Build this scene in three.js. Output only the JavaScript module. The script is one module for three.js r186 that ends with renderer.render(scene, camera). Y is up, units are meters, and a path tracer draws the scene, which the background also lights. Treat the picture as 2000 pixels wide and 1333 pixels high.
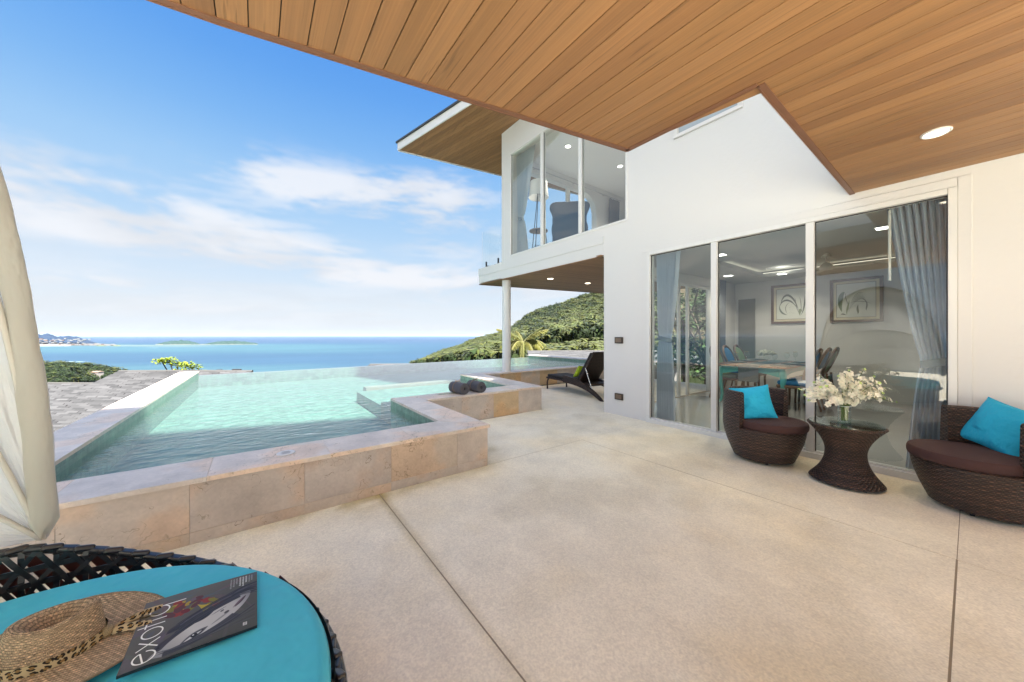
import * as THREE from 'three';
import { mergeGeometries, mergeVertices, toCreasedNormals } from 'three/addons/utils/BufferGeometryUtils.js';
import { RoundedBoxGeometry } from 'three/addons/geometries/RoundedBoxGeometry.js';

// ------------------------------------------------------------------ camera, sky, sun, exposure
const scene = new THREE.Scene();
const camera = new THREE.PerspectiveCamera(2 * Math.atan(666.5 / 670) * 180 / Math.PI, 2000 / 1333, 0.05, 60000);
const YAW = Math.atan2(500, 670);                        // the house's long wall runs along -z
camera.position.set(0, 1.3, 0);
camera.rotation.set(0, -YAW, 0);
camera.setViewOffset(2000, 1333, 0, 10.5, 2000, 1333);   // level camera, lens shifted slightly down
const renderer = new THREE.WebGLRenderer({ antialias: true });
renderer.toneMapping = THREE.LinearToneMapping;
const EXPOSURE = 6.4;
renderer.toneMappingExposure = EXPOSURE;
renderer.shadowMap.enabled = true;

const SUN_DIR = new THREE.Vector3(0.17, Math.tan(60 * Math.PI / 180), 0.985).normalize();
const sun = new THREE.DirectionalLight(new THREE.Color(1, 0.975, 0.94), 4.4);
sun.position.copy(SUN_DIR).multiplyScalar(60);
sun.castShadow = true; sun.shadow.radius = 5;
Object.assign(sun.shadow.camera, { left: -40, right: 40, top: 40, bottom: -40, near: 1, far: 200 });
sun.shadow.mapSize.set(4096, 4096);
scene.add(sun, sun.target);

scene.fog = new THREE.FogExp2(0xc4dcf6, 1.1e-5);          // thin sea haze

// ------------------------------------------------------------------ helpers
function rng(seed) { let a = seed >>> 0; return () => { a = (a + 0x6D2B79F5) >>> 0; let t = Math.imul(a ^ (a >>> 15), 1 | a); t = (t + Math.imul(t ^ (t >>> 7), 61 | t)) ^ t; return ((t ^ (t >>> 14)) >>> 0) / 4294967296; }; }
const lerp = THREE.MathUtils.lerp, clamp = THREE.MathUtils.clamp, smooth = THREE.MathUtils.smoothstep;
const V = (x, y, z) => new THREE.Vector3(x, y, z);
function hash(ix, iy, s) { let h = Math.imul(ix, 374761393) ^ Math.imul(iy, 668265263) ^ Math.imul(s, 1274126177); h = Math.imul(h ^ (h >>> 13), 1274126177); h ^= h >>> 16; return (h >>> 0) / 4294967296; }
function vnoise(x, y, px, py, s) {                       // value noise that repeats every px, py cells
  const ix = Math.floor(x), iy = Math.floor(y), fx = x - ix, fy = y - iy, u = fx * fx * (3 - 2 * fx), v = fy * fy * (3 - 2 * fy);
  const w = (a, p) => p ? ((a % p) + p) % p : a;
  const a = hash(w(ix, px), w(iy, py), s), b = hash(w(ix + 1, px), w(iy, py), s), c = hash(w(ix, px), w(iy + 1, py), s), d = hash(w(ix + 1, px), w(iy + 1, py), s);
  return lerp(lerp(a, b, u), lerp(c, d, u), v);
}
function fbm(x, y, px, py, s, oct = 4, gain = 0.5) { let a = 0, g = 1, n = 0; for (let o = 0; o < oct; o++) { a += g * vnoise(x, y, px, py, s + o * 17); n += g; g *= gain; x *= 2; y *= 2; px *= 2; py *= 2; } return a / n; }
const toS = (c) => c <= 0.0031308 ? c * 12.92 : 1.055 * Math.pow(c, 1 / 2.4) - 0.055;
const toL = (c) => c <= 0.04045 ? c / 12.92 : Math.pow((c + 0.055) / 1.055, 2.4);
function texture(w, h, fn, srgb = true, rep = true) {    // fn(u, v) -> [r, g, b] 0..1, as seen (sRGB) for colour maps
  const d = new Uint8Array(w * h * 4);
  for (let y = 0; y < h; y++) for (let x = 0; x < w; x++) {
    const c = fn((x + 0.5) / w, (y + 0.5) / h), o = (y * w + x) * 4;
    if (typeof c === 'number') { d[o] = d[o + 1] = d[o + 2] = clamp(c, 0, 1) * 255; } else for (let k = 0; k < 3; k++) d[o + k] = clamp(c[k], 0, 1) * 255;
    d[o + 3] = 255;
  }
  const t = new THREE.DataTexture(d, w, h);
  if (srgb) t.colorSpace = THREE.SRGBColorSpace;
  t.wrapS = t.wrapT = rep ? THREE.RepeatWrapping : THREE.ClampToEdgeWrapping;
  t.magFilter = THREE.LinearFilter; t.minFilter = THREE.LinearMipmapLinearFilter; t.generateMipmaps = true; t.needsUpdate = true;
  return t;
}
function scaled(t, mx, my = mx) { const c = t.clone(); c.repeat.set(1 / mx, 1 / my); c.needsUpdate = true; return c; }   // uv in metres
const M = (o) => new THREE.MeshPhysicalMaterial(o);
const rgb = (r, g, b) => new THREE.Color().setRGB(r, g, b);

const used = new Map();
function numbered(name) { const n = used.get(name) ?? 0; used.set(name, n + 1); return n ? name + '_' + String(n).padStart(3, '0') : name; }
function thing(name, label, category, pos = [0, 0, 0], turn = 0, group) {
  const o = new THREE.Group(); o.name = numbered(name); o.position.set(...pos); o.rotation.y = turn;
  o.userData = { label, category }; if (group) o.userData.group = group;
  scene.add(o); return o;
}
function part(parent, name, geo, mat, pos, kind) {
  const m = new THREE.Mesh(geo, mat); m.name = numbered(name); if (pos) m.position.set(...pos);
  m.castShadow = m.receiveShadow = true; if (kind) m.userData.kind = kind;
  parent.add(m); return m;
}
function struct(name, geo, mat, label) { const m = part(scene, name, geo, mat); m.userData = { kind: 'structure' }; if (label) m.userData.label = label; return m; }
function single(name, label, category, geo, mat, pos, group) { const m = part(scene, name, geo, mat, pos); m.userData = { label, category }; if (group) m.userData.group = group; return m; }
// geometry helpers: positions in metres, uv in metres by the dominant axis of each face
function uvBox(g, ou = 0, ov = 0) {
  g = g.index ? g.toNonIndexed() : g;
  const p = g.attributes.position, uv = new Float32Array(p.count * 2), a = V(), b = V(), c = V();
  for (let i = 0; i < p.count; i += 3) {
    a.fromBufferAttribute(p, i); b.fromBufferAttribute(p, i + 1); c.fromBufferAttribute(p, i + 2);
    const n = b.clone().sub(a).cross(c.clone().sub(a)), ax = Math.abs(n.x), ay = Math.abs(n.y), az = Math.abs(n.z);
    [a, b, c].forEach((q, k) => {
      const [s, t] = ay >= ax && ay >= az ? [q.x, q.z] : ax >= az ? [q.z, q.y] : [q.x, q.y];
      uv[(i + k) * 2] = s + ou; uv[(i + k) * 2 + 1] = t + ov;
    });
  }
  g.setAttribute('uv', new THREE.BufferAttribute(uv, 2)); return g;
}
function box(x0, x1, y0, y1, z0, z1, ou, ov) { const g = new THREE.BoxGeometry(x1 - x0, y1 - y0, z1 - z0); g.translate((x0 + x1) / 2, (y0 + y1) / 2, (z0 + z1) / 2); return uvBox(g, ou, ov); }
function rbox(x0, x1, y0, y1, z0, z1, r = 0.004, ou, ov) { const g = new RoundedBoxGeometry(x1 - x0, y1 - y0, z1 - z0, 1, Math.min(r, (x1 - x0) / 2.1, (y1 - y0) / 2.1, (z1 - z0) / 2.1)); g.translate((x0 + x1) / 2, (y0 + y1) / 2, (z0 + z1) / 2); return uvBox(g, ou, ov); }
function prism(poly, y0, y1, ou = 0, ov = 0) {           // poly [[x, z], ...] between two heights
  const s = new THREE.Shape(poly.map(([x, z]) => new THREE.Vector2(x, -z)));
  const g = new THREE.ExtrudeGeometry(s, { depth: y1 - y0, bevelEnabled: false }); g.rotateX(-Math.PI / 2); g.translate(0, y0, 0);
  return uvBox(g, ou, ov);
}
function merge(list) { return mergeGeometries(list.map((g) => { let q = g.index ? g.toNonIndexed() : g; for (const k of Object.keys(q.attributes)) if (!['position', 'normal', 'uv', 'color'].includes(k)) q.deleteAttribute(k); return q; })); }
function cyl(r0, r1, h, n = 20, open = false) { return new THREE.CylinderGeometry(r0, r1, h, n, 1, open); }
function tube(pts, r, n = 24, rad = 8, closed = false) { return new THREE.TubeGeometry(new THREE.CatmullRomCurve3(pts.map((p) => Array.isArray(p) ? V(...p) : p), closed), n, r, rad, closed); }
function rod(a, b, r, r2 = r, n = 8) { const A = V(...a), B = V(...b), d = B.clone().sub(A), g = new THREE.CylinderGeometry(r2, r, d.length(), n, 1); g.applyQuaternion(new THREE.Quaternion().setFromUnitVectors(V(0, 1, 0), d.clone().normalize())); g.translate((A.x + B.x) / 2, (A.y + B.y) / 2, (A.z + B.z) / 2); return g; }
function grid(nu, nv, fn, su = 1, sv = 1) {               // parametric sheet; fn(u, v) -> [x, y, z], uv scaled by su, sv
  const p = [], uv = [], ix = [];
  for (let j = 0; j <= nv; j++) for (let i = 0; i <= nu; i++) { p.push(...fn(i / nu, j / nv)); uv.push(i / nu * su, j / nv * sv); }
  for (let j = 0; j < nv; j++) for (let i = 0; i < nu; i++) { const a = j * (nu + 1) + i, b = a + 1, c = a + nu + 1, d = c + 1; ix.push(a, b, d, a, d, c); }
  const g = new THREE.BufferGeometry(); g.setAttribute('position', new THREE.Float32BufferAttribute(p, 3)); g.setAttribute('uv', new THREE.Float32BufferAttribute(uv, 2)); g.setIndex(ix); g.computeVertexNormals(); return g;
}
function paint(g, c) { const n = g.attributes.position.count, a = new Float32Array(n * 3); for (let i = 0; i < n; i++) { a[i * 3] = c[0]; a[i * 3 + 1] = c[1]; a[i * 3 + 2] = c[2]; } g.setAttribute('color', new THREE.BufferAttribute(a, 3)); return g; }
const RX = Math.cos(YAW), RZ = Math.sin(YAW);
const along = (px, depth, y) => { const lat = (px - 1000) / 670 * depth; return V(RX * lat + RZ * depth, y, RZ * lat - RX * depth); };   // bearing and distance from the terrace to a place

// ------------------------------------------------------------------ sky: air and thin cloud, computed
{
  const W = 2048, Hh = 1024, data = new Float32Array(W * Hh * 4);
  const stops = [[-90, 150, 165, 175], [-1, 232, 241, 247], [0, 236, 243, 248], [4, 230, 240, 249], [9, 210, 230, 250], [15, 182, 216, 249], [21, 160, 204, 247], [27, 128, 184, 244], [33, 103, 167, 241], [40, 84, 152, 237], [60, 60, 132, 230], [90, 60, 130, 226]];
  const bearing = (px) => Math.atan2(px - 1000, 670), elev = (px, py) => Math.atan2(656 - py, Math.hypot(670, px - 1000));
  const banks = [[600, 365, 0.20, 0.050, 1.05], [740, 395, 0.20, 0.055, 1.0], [860, 370, 0.15, 0.05, 0.75], [330, 430, 0.26, 0.042, 0.95], [120, 395, 0.25, 0.06, 1.0], [430, 480, 0.22, 0.03, 0.9], [620, 510, 0.26, 0.035, 0.85], [760, 545, 0.3, 0.03, 0.75], [180, 548, 0.22, 0.02, 0.7], [30, 300, 0.10, 0.03, 0.35], [1050, 560, 0.4, 0.05, 0.7], [900, 460, 0.2, 0.08, 0.7], [300, 600, 0.5, 0.03, 0.6]]
    .map(([px, py, a, e, s]) => [bearing(px), elev(px, py), a, e, s]);
  for (let j = 0; j < Hh; j++) {
    const el = ((j + 0.5) / Hh - 0.5) * Math.PI, deg = el * 180 / Math.PI, y = Math.sin(el);
    let k = 1; while (k < stops.length - 1 && stops[k][0] < deg) k++;
    const f = clamp((deg - stops[k - 1][0]) / (stops[k][0] - stops[k - 1][0]), 0, 1);
    const base = [1, 2, 3].map((c) => toL(lerp(stops[k - 1][c], stops[k][c], f) / 255));
    for (let i = 0; i < W; i++) {
      const a = ((i + 0.5) / W - 0.5) * 2 * Math.PI, x = Math.cos(el) * Math.cos(a), z = Math.cos(el) * Math.sin(a);
      let b = Math.atan2(x * RX + z * RZ, x * RZ - z * RX);               // bearing from the view's axis
      let cloud = 0, rim = 0;
      if (y > 0.004) {
        const q = 1 / (y + 0.12), u = x * q, v = z * q;
        const warp = fbm(u * 0.8 + 7, v * 0.8 + 3, 0, 0, 11, 3);
        const n = fbm(u * 1.6 + warp * 1.6, v * 1.6 + warp * 1.2, 0, 0, 5, 5, 0.55), fine = fbm(b * 22 + warp * 5, deg * 1.5 + warp * 3, 0, 0, 41, 5, 0.6);
        const streak = fbm(b * 4 + warp * 1.5 + deg * 0.06, deg * 0.55 - b * 1.2, 0, 0, 23, 5, 0.56);
        let mask = 0;
        for (const [mb, me, sa, se, s] of banks) { const db = (b - mb) / sa, de = (el - me) / se; mask += s * Math.exp(-db * db - de * de); }
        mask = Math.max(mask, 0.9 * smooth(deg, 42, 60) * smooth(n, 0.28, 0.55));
        if (Math.abs(b) > 0.95) mask = Math.max(mask, smooth(Math.abs(b), 0.95, 1.5) * 0.95 * smooth(n, 0.30, 0.55));  // denser cloud beyond the view's sides, added as fill for the terrace
        mask = Math.min(1, mask);
        cloud = mask * smooth(0.36 * n + 0.34 * streak + 0.30 * fine, 0.53 - 0.22 * mask, 0.70 - 0.14 * mask);
        cloud = Math.max(cloud, 0.35 * (1 - smooth(deg, 3, 16)) * smooth(streak, 0.38, 0.62));
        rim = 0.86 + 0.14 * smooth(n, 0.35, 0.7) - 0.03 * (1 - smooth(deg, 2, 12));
      }
      const glow = Math.pow(Math.max(0, x * SUN_DIR.x + y * SUN_DIR.y + z * SUN_DIR.z), 5);
      const o = (j * W + i) * 4, lit = [0.97, 0.965, 0.985], bright = 1 + 0.55 * Math.max(smooth(Math.abs(b), 1.0, 1.7), smooth(deg, 48, 70));  // bright lifts clouds out of view to fill the shaded terrace and wall
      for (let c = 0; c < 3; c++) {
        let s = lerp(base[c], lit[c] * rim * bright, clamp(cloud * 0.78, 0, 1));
        s = s * (1 + 0.9 * glow) + 0.9 * glow * [1, 0.95, 0.88][c];          // the bright veil round the sun, behind the camera
        data[o + c] = s / EXPOSURE;
      }
      data[o + 3] = 1;
    }
  }
  const sky = new THREE.DataTexture(data, W, Hh, THREE.RGBAFormat, THREE.FloatType);
  sky.mapping = THREE.EquirectangularReflectionMapping; sky.magFilter = THREE.LinearFilter; sky.needsUpdate = true;
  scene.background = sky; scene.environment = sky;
}

// ------------------------------------------------------------------ textures and materials
const T = {};
T.wood = texture(512, 2048, (u, v) => {                    // 0.46 m across, 2.8 m along the board
  const g = fbm(u * 90, v * 7, 90, 7, 3, 3), l = fbm(u * 14, v * 3, 14, 3, 9, 4), k = fbm(u * 36, v * 10, 36, 10, 21, 3), d = smooth(k, 0.66, 0.82) * smooth(g, 0.42, 0.6);
  const t = 0.86 + 0.13 * g - 0.10 * (1 - l) - 0.17 * d;
  return [0.775 * t + 0.04 * l, 0.605 * t + 0.02 * l, 0.43 * t];
});
T.woodBump = texture(256, 512, (u, v) => fbm(u * 64, v * 8, 64, 8, 3, 3), false);
const veins = (u, v, s, f) => { const w = fbm(u * 4, v * 4, 4, 4, s, 4); return 1 - Math.abs(2 * fbm(u * f + w * 2.2, v * f + w * 1.4, 0, 0, s + 5, 4) - 1) ; };
T.marble = texture(1024, 1024, (u, v) => {                 // 1.6 m square
  const e = Math.min(u, 1 - u, v, 1 - v), keep = smooth(e, 0, 0.04);
  const big = fbm(u * 5, v * 5, 5, 5, 31, 5), mid = fbm(u * 16, v * 16, 16, 16, 37, 4), fine = fbm(u * 128, v * 128, 128, 128, 41, 2);
  const wx = fbm(u * 11, v * 11, 11, 11, 61, 5) - 0.5, wy = fbm(u * 11, v * 11, 11, 11, 67, 5) - 0.5;
  const line = (f, ang, s, w) => { const x = (u * Math.cos(ang) + v * Math.sin(ang)) * f + wx * 2.4, y = (v * Math.cos(ang) - u * Math.sin(ang)) * f * 0.45 + wy * 1.6, q = Math.abs(fbm(x, y, 0, 0, s, 3) - 0.5); return 1 - smooth(q, 0, w); };
  const vn = line(5, 0.7, 51, 0.006) * smooth(mid, 0.46, 0.66) * keep, vn2 = Math.max(line(9, 0.95, 71, 0.008) * smooth(big, 0.40, 0.62), 0.8 * line(13, 0.4, 83, 0.008) * smooth(big, 0.5, 0.7)) * keep;
  const cloudy = fbm(u * 9 + big * 2, v * 9, 0, 0, 93, 4) - 0.5, kk = keep;
  const t = 0.80 + 0.13 * (big - 0.5) + 0.10 * (mid - 0.5) + 0.06 * (fine - 0.5) + 0.10 * cloudy * kk;
  const k = 1 - 0.50 * vn - 0.28 * vn2, warm = smooth(big, 0.48, 0.7) * 0.05;
  return [t * k + 0.02, t * (0.965 - warm) * (k - 0.03 * vn), t * (0.905 - warm * 1.8) * (k - 0.09 * vn - 0.05 * vn2)];
});
T.floor = texture(1536, 1536, (u, v) => {                  // sand-wash terrace, 4.2 m square
  const big = fbm(u * 4, v * 4, 4, 4, 101, 5), mid = fbm(u * 20, v * 20, 20, 20, 103, 4), g1 = fbm(u * 700, v * 700, 700, 700, 107, 1), g2 = fbm(u * 300, v * 300, 300, 300, 109, 2);
  const st = smooth(fbm(u * 7, v * 7, 7, 7, 131, 5), 0.52, 0.72);
  const t = 0.93 - 0.035 * st + 0.10 * (big - 0.5) + 0.08 * (mid - 0.5) + 0.085 * (g1 - 0.5) + 0.05 * (g2 - 0.5), y = smooth(big, 0.42, 0.7) * 0.03 + st * 0.012;
  return [t, t * (0.968 - y * 0.6), t * (0.878 - y * 1.6)];
});
T.floorBump = texture(1024, 1024, (u, v) => 0.6 * fbm(u * 400, v * 400, 400, 400, 117, 2) + 0.4 * fbm(u * 120, v * 120, 120, 120, 119, 2), false);
const weave = (u, v, nx, ny, seed, out) => {               // stakes run up, strands over and under them
  const x = u * nx, y = v * ny, i = Math.floor(x), j = Math.floor(y), fx = x - i, fy = y - j;
  const over = (i + j) & 1, sy = Math.sin(fy * Math.PI), bow = over ? Math.sin(fx * Math.PI) : 1 - 0.85 * Math.sin(fx * Math.PI);
  const hgt = Math.pow(Math.max(0, sy), 0.6) * (0.25 + 0.75 * bow);
  return out(hgt, hash(j % ny, 3, seed), hash(i % nx, j % ny, seed + 1), over);
};
T.wicker = texture(512, 512, (u, v) => weave(u, v, 16, 32, 5, (h, r, q) => { const t = (0.10 + 0.90 * h) * (0.62 + 0.38 * r + 0.3 * (q - 0.5)); return [0.50 * t, 0.36 * t, 0.285 * t]; }));
T.wickerBump = texture(512, 512, (u, v) => weave(u, v, 16, 32, 5, (h) => h), false);
T.straw = texture(512, 512, (u, v) => weave(u, v, 20, 20, 8, (h, r, q, over) => { const t = 0.64 + 0.36 * h, gap = !over && h < 0.2 ? 0.5 : 1; return [0.88 * t * gap * (0.86 + 0.2 * q), 0.755 * t * gap * (0.86 + 0.2 * q), 0.61 * t * gap * (0.84 + 0.2 * q)]; }));
T.strawBump = texture(512, 512, (u, v) => weave(u, v, 20, 20, 8, (h) => h), false);
T.leopard = texture(512, 512, (u, v) => {                  // ring-shaped spots on tan cloth
  let best = 9, id = 0; const n = 10, x = u * n, y = v * n, ix = Math.floor(x), iy = Math.floor(y);
  for (let a = -1; a <= 1; a++) for (let b = -1; b <= 1; b++) { const cx = ix + a, cy = iy + b, w = (q) => ((q % n) + n) % n, jx = cx + 0.2 + 0.6 * hash(w(cx), w(cy), 1), jy = cy + 0.2 + 0.6 * hash(w(cx), w(cy), 2), d = Math.hypot(x - jx, y - jy) * (0.9 + 0.3 * vnoise(u * 40, v * 40, 40, 40, 4)); if (d < best) { best = d; id = Math.atan2(y - jy, x - jx); } }
  const ring = best > 0.2 && best < 0.42 && Math.sin(id * 2 + ix) < 0.75, inside = best <= 0.2;
  return ring ? [0.09, 0.075, 0.06] : inside ? [0.55, 0.43, 0.25] : [0.76, 0.69, 0.54];
});
T.cloth = texture(256, 256, (u, v) => 0.5 + 0.25 * Math.sin(u * 2 * Math.PI * 64) * 0.6 + 0.25 * Math.sin(v * 2 * Math.PI * 64) * 0.6 + 0.2 * (hash(Math.floor(u * 256), Math.floor(v * 256), 6) - 0.5), false);
T.crease = texture(512, 512, (u, v) => fbm(u * 6, v * 6, 6, 6, 77, 4), false);
T.water = texture(1024, 1024, (u, v) => {                  // ripples, 3 m square
  const w = fbm(u * 5, v * 5, 5, 5, 201, 3), r = (f, s) => 1 - Math.abs(2 * fbm(u * f + w, v * f * 1.6 + w, f, f * 2, s, 2) - 1);
  const a = fbm(u * 8, v * 16, 8, 16, 203, 3), b = fbm(u * 22, v * 40, 22, 40, 207, 3);
  return 0.6 * a + 0.4 * b;
}, false);
T.poolTile = texture(1024, 1024, (u, v) => {               // green stone tiles 0.1 m, 1.6 m square
  const n = 16, x = u * n, y = v * n, fx = x - Math.floor(x), fy = y - Math.floor(y), e = Math.min(fx, 1 - fx, fy, 1 - fy), r = hash(Math.floor(x), Math.floor(y), 15), c = fbm(u * 40, v * 40, 40, 40, 211, 3);
  const t = (0.80 + 0.16 * (r - 0.5) + 0.2 * (c - 0.5)) * (e < 0.03 ? 0.9 : 1);
  return [0.68 * t, 0.83 * t, 0.775 * t];
});
T.bark = texture(128, 256, (u, v) => { const t = 0.5 + 0.5 * fbm(u * 8, v * 30, 8, 30, 301, 3); return [0.45 * t, 0.38 * t, 0.31 * t]; });
T.plaster = texture(512, 512, (u, v) => fbm(u * 40, v * 40, 40, 40, 311, 5), false);
T.fascia = texture(64, 64, (u, v) => fbm(u * 6, v * 6, 6, 6, 17, 3), false);

const white = M({ color: rgb(0.66, 0.655, 0.645), roughness: 0.85, bumpMap: scaled(T.plaster, 1.2), bumpScale: 0.0015 });
const whiteTrim = M({ color: rgb(0.68, 0.675, 0.66), roughness: 0.45 });
const alu = M({ color: rgb(0.69, 0.69, 0.675), roughness: 0.38, metalness: 0.0, clearcoat: 0.2 });
const dark = M({ color: rgb(0.02, 0.02, 0.022), roughness: 0.6 });
const woodTones = [[.62, .575, .54], [0.54, 0.49, 0.45], [0.67, 0.63, 0.59], [0.58, 0.54, 0.49], [0.50, 0.45, 0.42]].map((c) => M({ color: rgb(...c), map: scaled(T.wood, 0.46, 2.8), roughness: 0.5, bumpMap: scaled(T.woodBump, 0.46, 0.9), bumpScale: 0.0006 }));
const trimBrown = M({ color: rgb(0.17, 0.08, 0.045), roughness: 0.45 });
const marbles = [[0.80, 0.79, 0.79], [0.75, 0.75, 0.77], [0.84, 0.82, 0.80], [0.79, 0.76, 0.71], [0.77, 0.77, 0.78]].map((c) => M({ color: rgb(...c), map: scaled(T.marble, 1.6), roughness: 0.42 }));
const marbleWarm = M({ color: rgb(0.84, 0.70, 0.48), map: scaled(T.marble, 1.6), roughness: 0.45 });
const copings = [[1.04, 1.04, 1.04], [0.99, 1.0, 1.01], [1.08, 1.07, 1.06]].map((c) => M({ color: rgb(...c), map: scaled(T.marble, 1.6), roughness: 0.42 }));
const floorMat = M({ color: rgb(1.0, 1.0, 1.0), map: scaled(T.floor, 4.2), roughness: 0.9, bumpMap: scaled(T.floorBump, 1.5), bumpScale: 0.002, vertexColors: true });
const floorUnder = M({ color: rgb(0.30, 0.25, 0.18), roughness: 0.95 });
const wicker = M({ map: scaled(T.wicker, 0.46, 0.46), color: rgb(1.05, 1.06, 1.1), roughness: 0.42, bumpMap: scaled(T.wickerBump, 0.46, 0.46), bumpScale: 0.007 });
const cushionBrown = M({ color: rgb(0.055, 0.022, 0.02), roughness: 0.85, sheen: 0.4, sheenColor: rgb(0.3, 0.2, 0.18), bumpMap: scaled(T.cloth, 0.06), bumpScale: 0.0006 });
const cyan = M({ color: rgb(0.015, 0.45, 0.72), roughness: 0.8, sheen: 0.3, sheenColor: rgb(0.2, 0.6, 0.8), bumpMap: scaled(T.crease, 0.42), bumpScale: 0.022 });
const teal = M({ color: rgb(0.06, 0.50, 0.66), roughness: 0.75, sheen: 0.3, sheenColor: rgb(0.3, 0.6, 0.7), bumpMap: scaled(T.crease, 0.8), bumpScale: 0.02 });
const lime = M({ color: rgb(0.40, 0.55, 0.03), roughness: 0.85 });
const glassPane = M({ color: rgb(0.84, 0.885, 0.86), roughness: 0.0, transmission: 1, thickness: 0, ior: 1.85 });
const glassClear = M({ color: rgb(0.96, 0.98, 0.97), roughness: 0.0, transmission: 1, thickness: 0, ior: 1.5 });
const glassTop = M({ color: rgb(0.75, 0.83, 0.80), roughness: 0.02, transmission: 1, thickness: 0, ior: 1.6 });
const curtainMat = M({ color: rgb(0.50, 0.58, 0.68), roughness: 0.9, sheen: 0.3, sheenColor: rgb(0.5, 0.55, 0.6), transmission: 0.12, thickness: 0 });
const sheerMat = M({ color: rgb(0.62, 0.68, 0.73), roughness: 0.95, transmission: 0.4, thickness: 0 });
const lampGlow = M({ color: rgb(0.9, 0.88, 0.8), emissive: rgb(1, 0.86, 0.62), emissiveIntensity: 2.2, roughness: 0.5 });
const lampCool = M({ color: rgb(0.9, 0.9, 0.9), emissive: rgb(1, 0.97, 0.9), emissiveIntensity: 1.6, roughness: 0.5 });
const chrome = M({ color: rgb(0.7, 0.7, 0.7), metalness: 1, roughness: 0.25 });

// ------------------------------------------------------------------ sea, hills, islands, far trees
const SEA = -90;
const table = (x, xs, ys) => { if (x <= xs[0]) return ys[0]; for (let i = 1; i < xs.length; i++) if (x <= xs[i]) return lerp(ys[i - 1], ys[i], (x - xs[i - 1]) / (xs[i] - xs[i - 1])); return ys[ys.length - 1]; };
const polar = (b, r) => [r * (Math.sin(b) * RX + Math.cos(b) * RZ), r * (Math.sin(b) * RZ - Math.cos(b) * RX)];   // bearing from the view's axis
const headland = along(105, 640, 0);
function landHeight(b, r) {
  const deg = b * 180 / Math.PI, n = fbm(b * 40, r * 0.012, 0, 0, 401, 5) - 0.5, n2 = fbm(b * 9, r * 0.004, 0, 0, 407, 3) - 0.5;
  let y = -6 - Math.max(0, r - 25) * 0.118 + n * Math.min(6, r * 0.05);
  const e = table(deg, [-18, -15.8, -12.5, -8.5, -4.3, -1.2, 0.9, 2.6, 4.3, 6, 8.5, 11, 14.9, 25, 40, 60, 75, 100], [-6.2, -4.6, -3.2, -1.9, -0.55, 0.25, 1.7, 3.0, 3.6, 4.1, 4.9, 5.6, 6.6, 9, 11, 10, 7, 2]);
  const R = table(deg, [-16, -8.5, -1.3, 4.3, 15, 35, 80], [1240, 1040, 860, 780, 680, 520, 400]);
  const w = smooth(deg, -24, -15) * (1 - smooth(deg, 100, 130));
  if (w > 0) {
    const f = clamp(Math.log(r / 55) / Math.log(R / 55), 0, 1.25), k = f <= 1 ? Math.pow(f, 1.15) : 1;
    const el = lerp(-7.2, e, k) + n2 * 0.9 * f * (1 - 0.6 * f);
    let h = 1.3 + Math.min(r, R) * Math.tan(el * Math.PI / 180) + n * 9 * f;
    if (r > R) h -= (r - R) * 0.3;
    y = lerp(y, r < 55 ? -5.8 : h, w);
  }
  const [x, z] = polar(b, r), dx = x - headland.x, dz = z - headland.z, la = dx * RX + dz * RZ, de = dx * RZ - dz * RX;
  y = Math.max(y, -104 + 44 * Math.exp(-Math.pow((la + 15) / 80, 4) - de * de / 12000) + n * 6);
  return y;
}
{
  const P = [], C = [], I = [], nb = 300, nr = 90, r0 = 24;
  for (let j = 0; j <= nr; j++) for (let i = 0; i <= nb; i++) {
    const b = (i / nb - 0.5) * 2 * Math.PI, r = r0 * Math.pow(1700 / r0, j / nr), y = landHeight(b, r), [x, z] = polar(b, r);
    P.push(x, Math.max(y, -110), z);
    const bare = smooth(fbm(b * 60, r * 0.03, 0, 0, 431, 4), 0.55, 0.72);
    C.push(lerp(0.014, 0.085, bare * 0.8), lerp(0.019, 0.062, bare * 0.8), lerp(0.006, 0.036, bare * 0.8));
  }
  for (let j = 0; j < nr; j++) for (let i = 0; i < nb; i++) { const a = j * (nb + 1) + i, b = a + 1, c = a + nb + 1, d = c + 1; I.push(a, c, b, b, c, d); }
  const g = new THREE.BufferGeometry(); g.setAttribute('position', new THREE.Float32BufferAttribute(P, 3)); g.setAttribute('color', new THREE.Float32BufferAttribute(C, 3)); g.setIndex(I); g.computeVertexNormals();
  struct('hillside', g, M({ vertexColors: true, roughness: 1, specularIntensity: 0.1 }), 'steep green hillside rising from the sea behind the column');
}
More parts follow.
